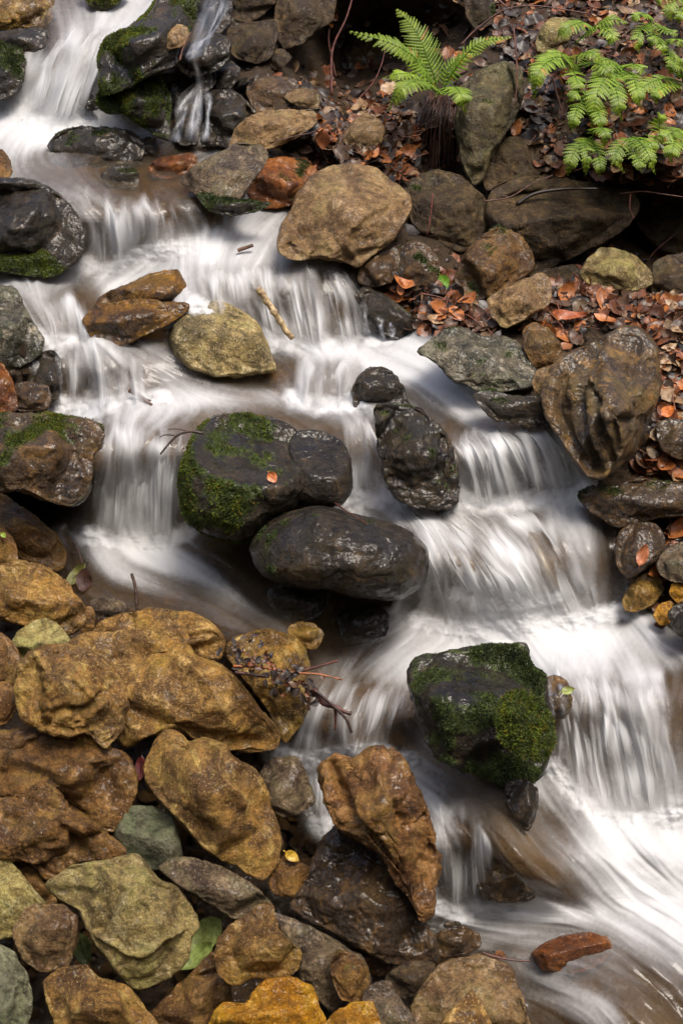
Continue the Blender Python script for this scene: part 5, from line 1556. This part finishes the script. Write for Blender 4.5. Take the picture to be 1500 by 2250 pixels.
# ------------------------------------------------------------------ sticks, twigs, stems
def stick(name, label, pts, rad, mat=None, tint=(1, 1, 1), off=.02, d=None, group=None, cat='twig', taper=.55, knots=0, twigs=(), n=28, wob=.0):
    dd = []
    for p_ in pts:
        dd.append((d if d is not None else on_top(p_[0], p_[1], off)) + (p_[2] if len(p_) > 2 else 0))
    P = at([p_[0] for p_ in pts], [p_[1] for p_ in pts], np.array(dd))
    S = smooth_line(P, n)
    S = S + wob * np.stack([noise3(S * 30 + 3), noise3(S * 30 + 40), noise3(S * 30 + 80)], 1)
    rr = rad * np.linspace(1, taper, n)
    for k in range(knots):
        i = int((k + .7) / (knots + .4) * n)
        rr[max(i - 0, 0):i + 1] *= 1.28
    m2 = MB()
    m2.tube(S, rr, 8, tint, .06)
    loc_ = S[0]
    o = m2.build(name, mat or TWIG_MAT, loc=loc_)
    for tw in twigs:
        m3 = MB()
        b_ = float((S[:, None] - CAM)[..., :].reshape(-1, 3).dot(FW).mean())
        Q = at([p_[0] for p_ in tw], [p_[1] for p_ in tw], b_)
        Q[0] = S[np.argmin(np.linalg.norm(S - Q[0], axis=1))]
        Q = smooth_line(Q, 10)
        m3.tube(Q, np.linspace(rad * .6, rad * .25, 10), 6, tint)
        m3.build('side_twig', mat or TWIG_MAT, o, loc=loc_)
    return tag(o, label, cat, group)


stick('stick', 'pale yellow stick with dark knots standing in the upper wide fall', [(566, 632), (600, 682), (642, 744)], .0115, BIRCH_MAT, d=float(surf(640, 740)) - .12, cat='stick', taper=.8, knots=5, wob=.007)
stick('stick', 'short brown stick in the foam left of the large tan boulder', [(522, 550), (556, 538)], .007, tint=(1.6, 1.3, 1), d=float(surf(540, 548)) - .03, cat='stick', taper=.9)
stick('stick', 'dark split stick lying in the foam left of the curtain fall top', [(284, 856), (305, 868), (334, 890)], .009, tint=(1.3, .9, .8), d=float(surf(310, 870)) - .04, cat='stick', taper=.5, twigs=[[(302,868),(318,876),(332,880)]])
stick('twig', 'forked black twig over the lip of the curtain fall', [(446, 952), (415, 948), (385, 960), (352, 998)], .0045, d=on_top(440, 955) - .05, twigs=[[(415,948),(390,942),(368,944)], [(385,956),(365,955),(352,960)], [(385,960),(376,972),(378,980)]])
stick('twig', 'dead dark twig with a leaf standing in the lower left pool', [(163, 1192), (175, 1222), (186, 1256)], .0045, off=.06)
stick('twig', 'thin upright black twig with buds behind the gold flat topped rock', [(289, 1260), (297, 1290), (301, 1340)], .0042, d=on_top(300, 1345) + .0, knots=4, taper=1.1)
stick('twig', 'thin reddish twig lying across the oval black boulder', [(735, 1105), (768, 1128), (808, 1152)], .0024, tint=(2.2, 1, .8), off=.006)
stick('twig', 'thin twig with a leaf trailing in the bottom pool', [(1058, 2094), (1090, 2104), (1130, 2111), (1165, 2112)], .0034, tint=(1.6, .8, .7), d=on_top(1100, 2105) - .04)
stick('twig', 'red brown twig pointing right from the heap of debris', [(640, 1480), (680, 1470), (742, 1452)], .0046, tint=(2.0, .9, .75), off=.03, d=on_top(650, 1478, .05))
stick('twig', 'orange twig reaching furthest right from the heap of debris', [(512, 1464), (570, 1466), (640, 1478), (700, 1482), (752, 1494)], .0038, tint=(4, 2.2, .8), d=on_top(600, 1475, .07))  # bright orange comes from the tint alone
stick('twig', 'purple brown twig lying left in the heap of debris', [(516, 1478), (550, 1482), (590, 1488)], .005, tint=(1.5, .8, .9), d=on_top(560, 1485, .05))
stick('twig', 'thick crooked rotten twig hanging over the water from the debris', [(690, 1512), (705, 1540), (735, 1555), (772, 1570)], .0085, tint=(1.2, .75, .7), d=on_top(670, 1510, .06), wob=.006, twigs=[[(735,1555),(737,1580),(736,1605)]])
stick('twig', 'smooth bent black twig curling down over the water from the debris', [(690, 1516), (730, 1550), (760, 1580), (772, 1610)], .0042, tint=(.9, .7, .7), d=on_top(670, 1510, .075), taper=.9)
stick('twig', 'short rotten twig pointing down below the heap of debris', [(672, 1500), (678, 1535), (680, 1562)], .006, tint=(1, .7, .6), d=on_top(670, 1500, .05), wob=.006)
# the heap itself: dead leaves and bits packed together
mb = MB()
for k in range(120):
    t = q.uniform(0, 1)
    x, y = (505 + 185 * t + q.normal() * 16, 1425 + 95 * t + q.normal() * 22)
    L = q.uniform(.012, .036)
    V, F = leaf_shape(L, L * q.uniform(.12, .32), q, q.uniform(-.2, .7), .4)
    M = frame(BANKN + q.normal(size=3) * .6, q.uniform(0, 6.28))
    c = np.array(LCOL[q.choice(['dark', 'brown', 'rust', 'wet grey'], p=(.5, .25, .15, .1))]) * q.uniform(.6, 1.2)
    mb.add(V @ M.T + at(x, y, on_top(560 + 90 * t, 1440 + 60 * t, .0) - q.uniform(.0, .05)) if k % 17 == 0 else V @ M.T + at(x, y, float(ground_d(x, y)) - .16 - q.uniform(0, .04)), F, c)
tag(mb.build('debris_heap', LEAF_MAT), 'heap of soaked dead leaves caught on the wet rock by the lower pool', 'debris', kind='stuff')

stick('root', 'bare dead branch lying over the long dark grey boulder under the ferns', [(1135, 448), (1175, 425), (1240, 415), (1315, 414)], .0075, tint=(.5, .45, .4), d=on_top(1220, 425, .03), cat='branch')
stick('root', 'pale thin root hanging across the dark recess right of fern roots', [(1062, 442), (1120, 432), (1170, 402), (1215, 384)], .003, tint=(1.5, 1.1, .9), d=on_top(1150, 410, .05), cat='root', twigs=[[(1120,430),(1090,425),(1075,412)]])
for k, (lab, pp, rd, tn) in enumerate([
    ('red brown bare stem rising at the top edge left of the dark rock face', [(728,210),(730,110),(760,40),(778,-20)], .006, (2.2,1,.9)),
    ('second bare stem crossing low at the top edge by the brown boulder', [(738,170),(722,90),(726,40),(712,-20)], .005, (1.8,.9,.8)),
    ('thin red stem leaning left under the first fern', [(785,220),(820,180),(838,140),(846,105)], .004, (2,.9,.8)),
    ('long bramble stem arching across the top right of the first fern', [(1010,100),(1050,60),(1110,20),(1180,12),(1300,30)], .004, (1.7,.9,.8)),
    ('short stem crossing the bramble stem at the top', [(1085,-10),(1110,12),(1125,20)], .0045, (1.6,.9,.8)),
    ('thin brown stem hanging from the wide fern past the pillar', [(1212,168),(1230,230),(1250,290),(1262,320)], .004, (1.6,.8,.7)),
    ('dark red rootlet dangling beside the large tan boulder', [(950,425),(946,470),(938,515)], .0026, (2.4,.8,.7)),
    ('thin tan rootlets under the right fern group', [(1360,425),(1410,420),(1450,425),(1500,432)], .003, (2.2,1.3,1)),
    ('drooping red rootlet under the right fern group', [(1385,425),(1383,455),(1392,480)], .0035, (2.4,1,.8)),
    ('thin twig resting across the long tan grey rock', [(598,312),(650,298),(690,288),(742,255)], .0028, (1.6,1,.9)),
    ('thin root trailing down the right edge recess', [(1475,520),(1440,550),(1420,575)], .0026, (2.2,1.3,.9)),
    ('twig in the leaf litter left of the wide fern', [(1128,60),(1135,150),(1132,230)], .0035, (1.7,.9,.8)),
    ('thin dead stem on the face of the upper side trickle rock', [(395,132),(402,105),(418,70)], .0035, (2.2,1.6,1.4))]):
    stick('stem', lab, pp, rd, tint=tn, d=min(on_top(p_[0], p_[1], 0) for p_ in pp[:2]) - .05, cat='stem')
# fine dry needles and twiglets in the litter
NEED = None
for k in range(90):
    z = [0, 1, 2, 1, 0, 3][k % 6]
    x, y = zone_pt(LZ[z][0])
    if NEED is None:
        m2 = MB()
        m2.tube(smooth_line([(-.05, 0, 0), (0, .006, .004), (.05, -.004, 0)], 9), np.linspace(.0017, .0009, 9), 5, (2.6, 1.5, 1.0))
        NEED = m2.build('twig', TWIG_MAT)
        o = NEED
    else:
        o = NEED.copy()
        COL.objects.link(o)
    M = frame(BANKN + q.normal(size=3) * .3, q.uniform(0, 6.28)) * q.uniform(.6, 1.6)
    P = at(x, y, float(ground_d(x, y)) - .045)
    o.matrix_world = Matrix([[*M[i], P[i]] for i in range(3)] + [[0, 0, 0, 1]])
    tag(o, 'thin dry twig lying ' + LWHERE[z], 'twig', 'thin twigs ' + LWHERE[z])
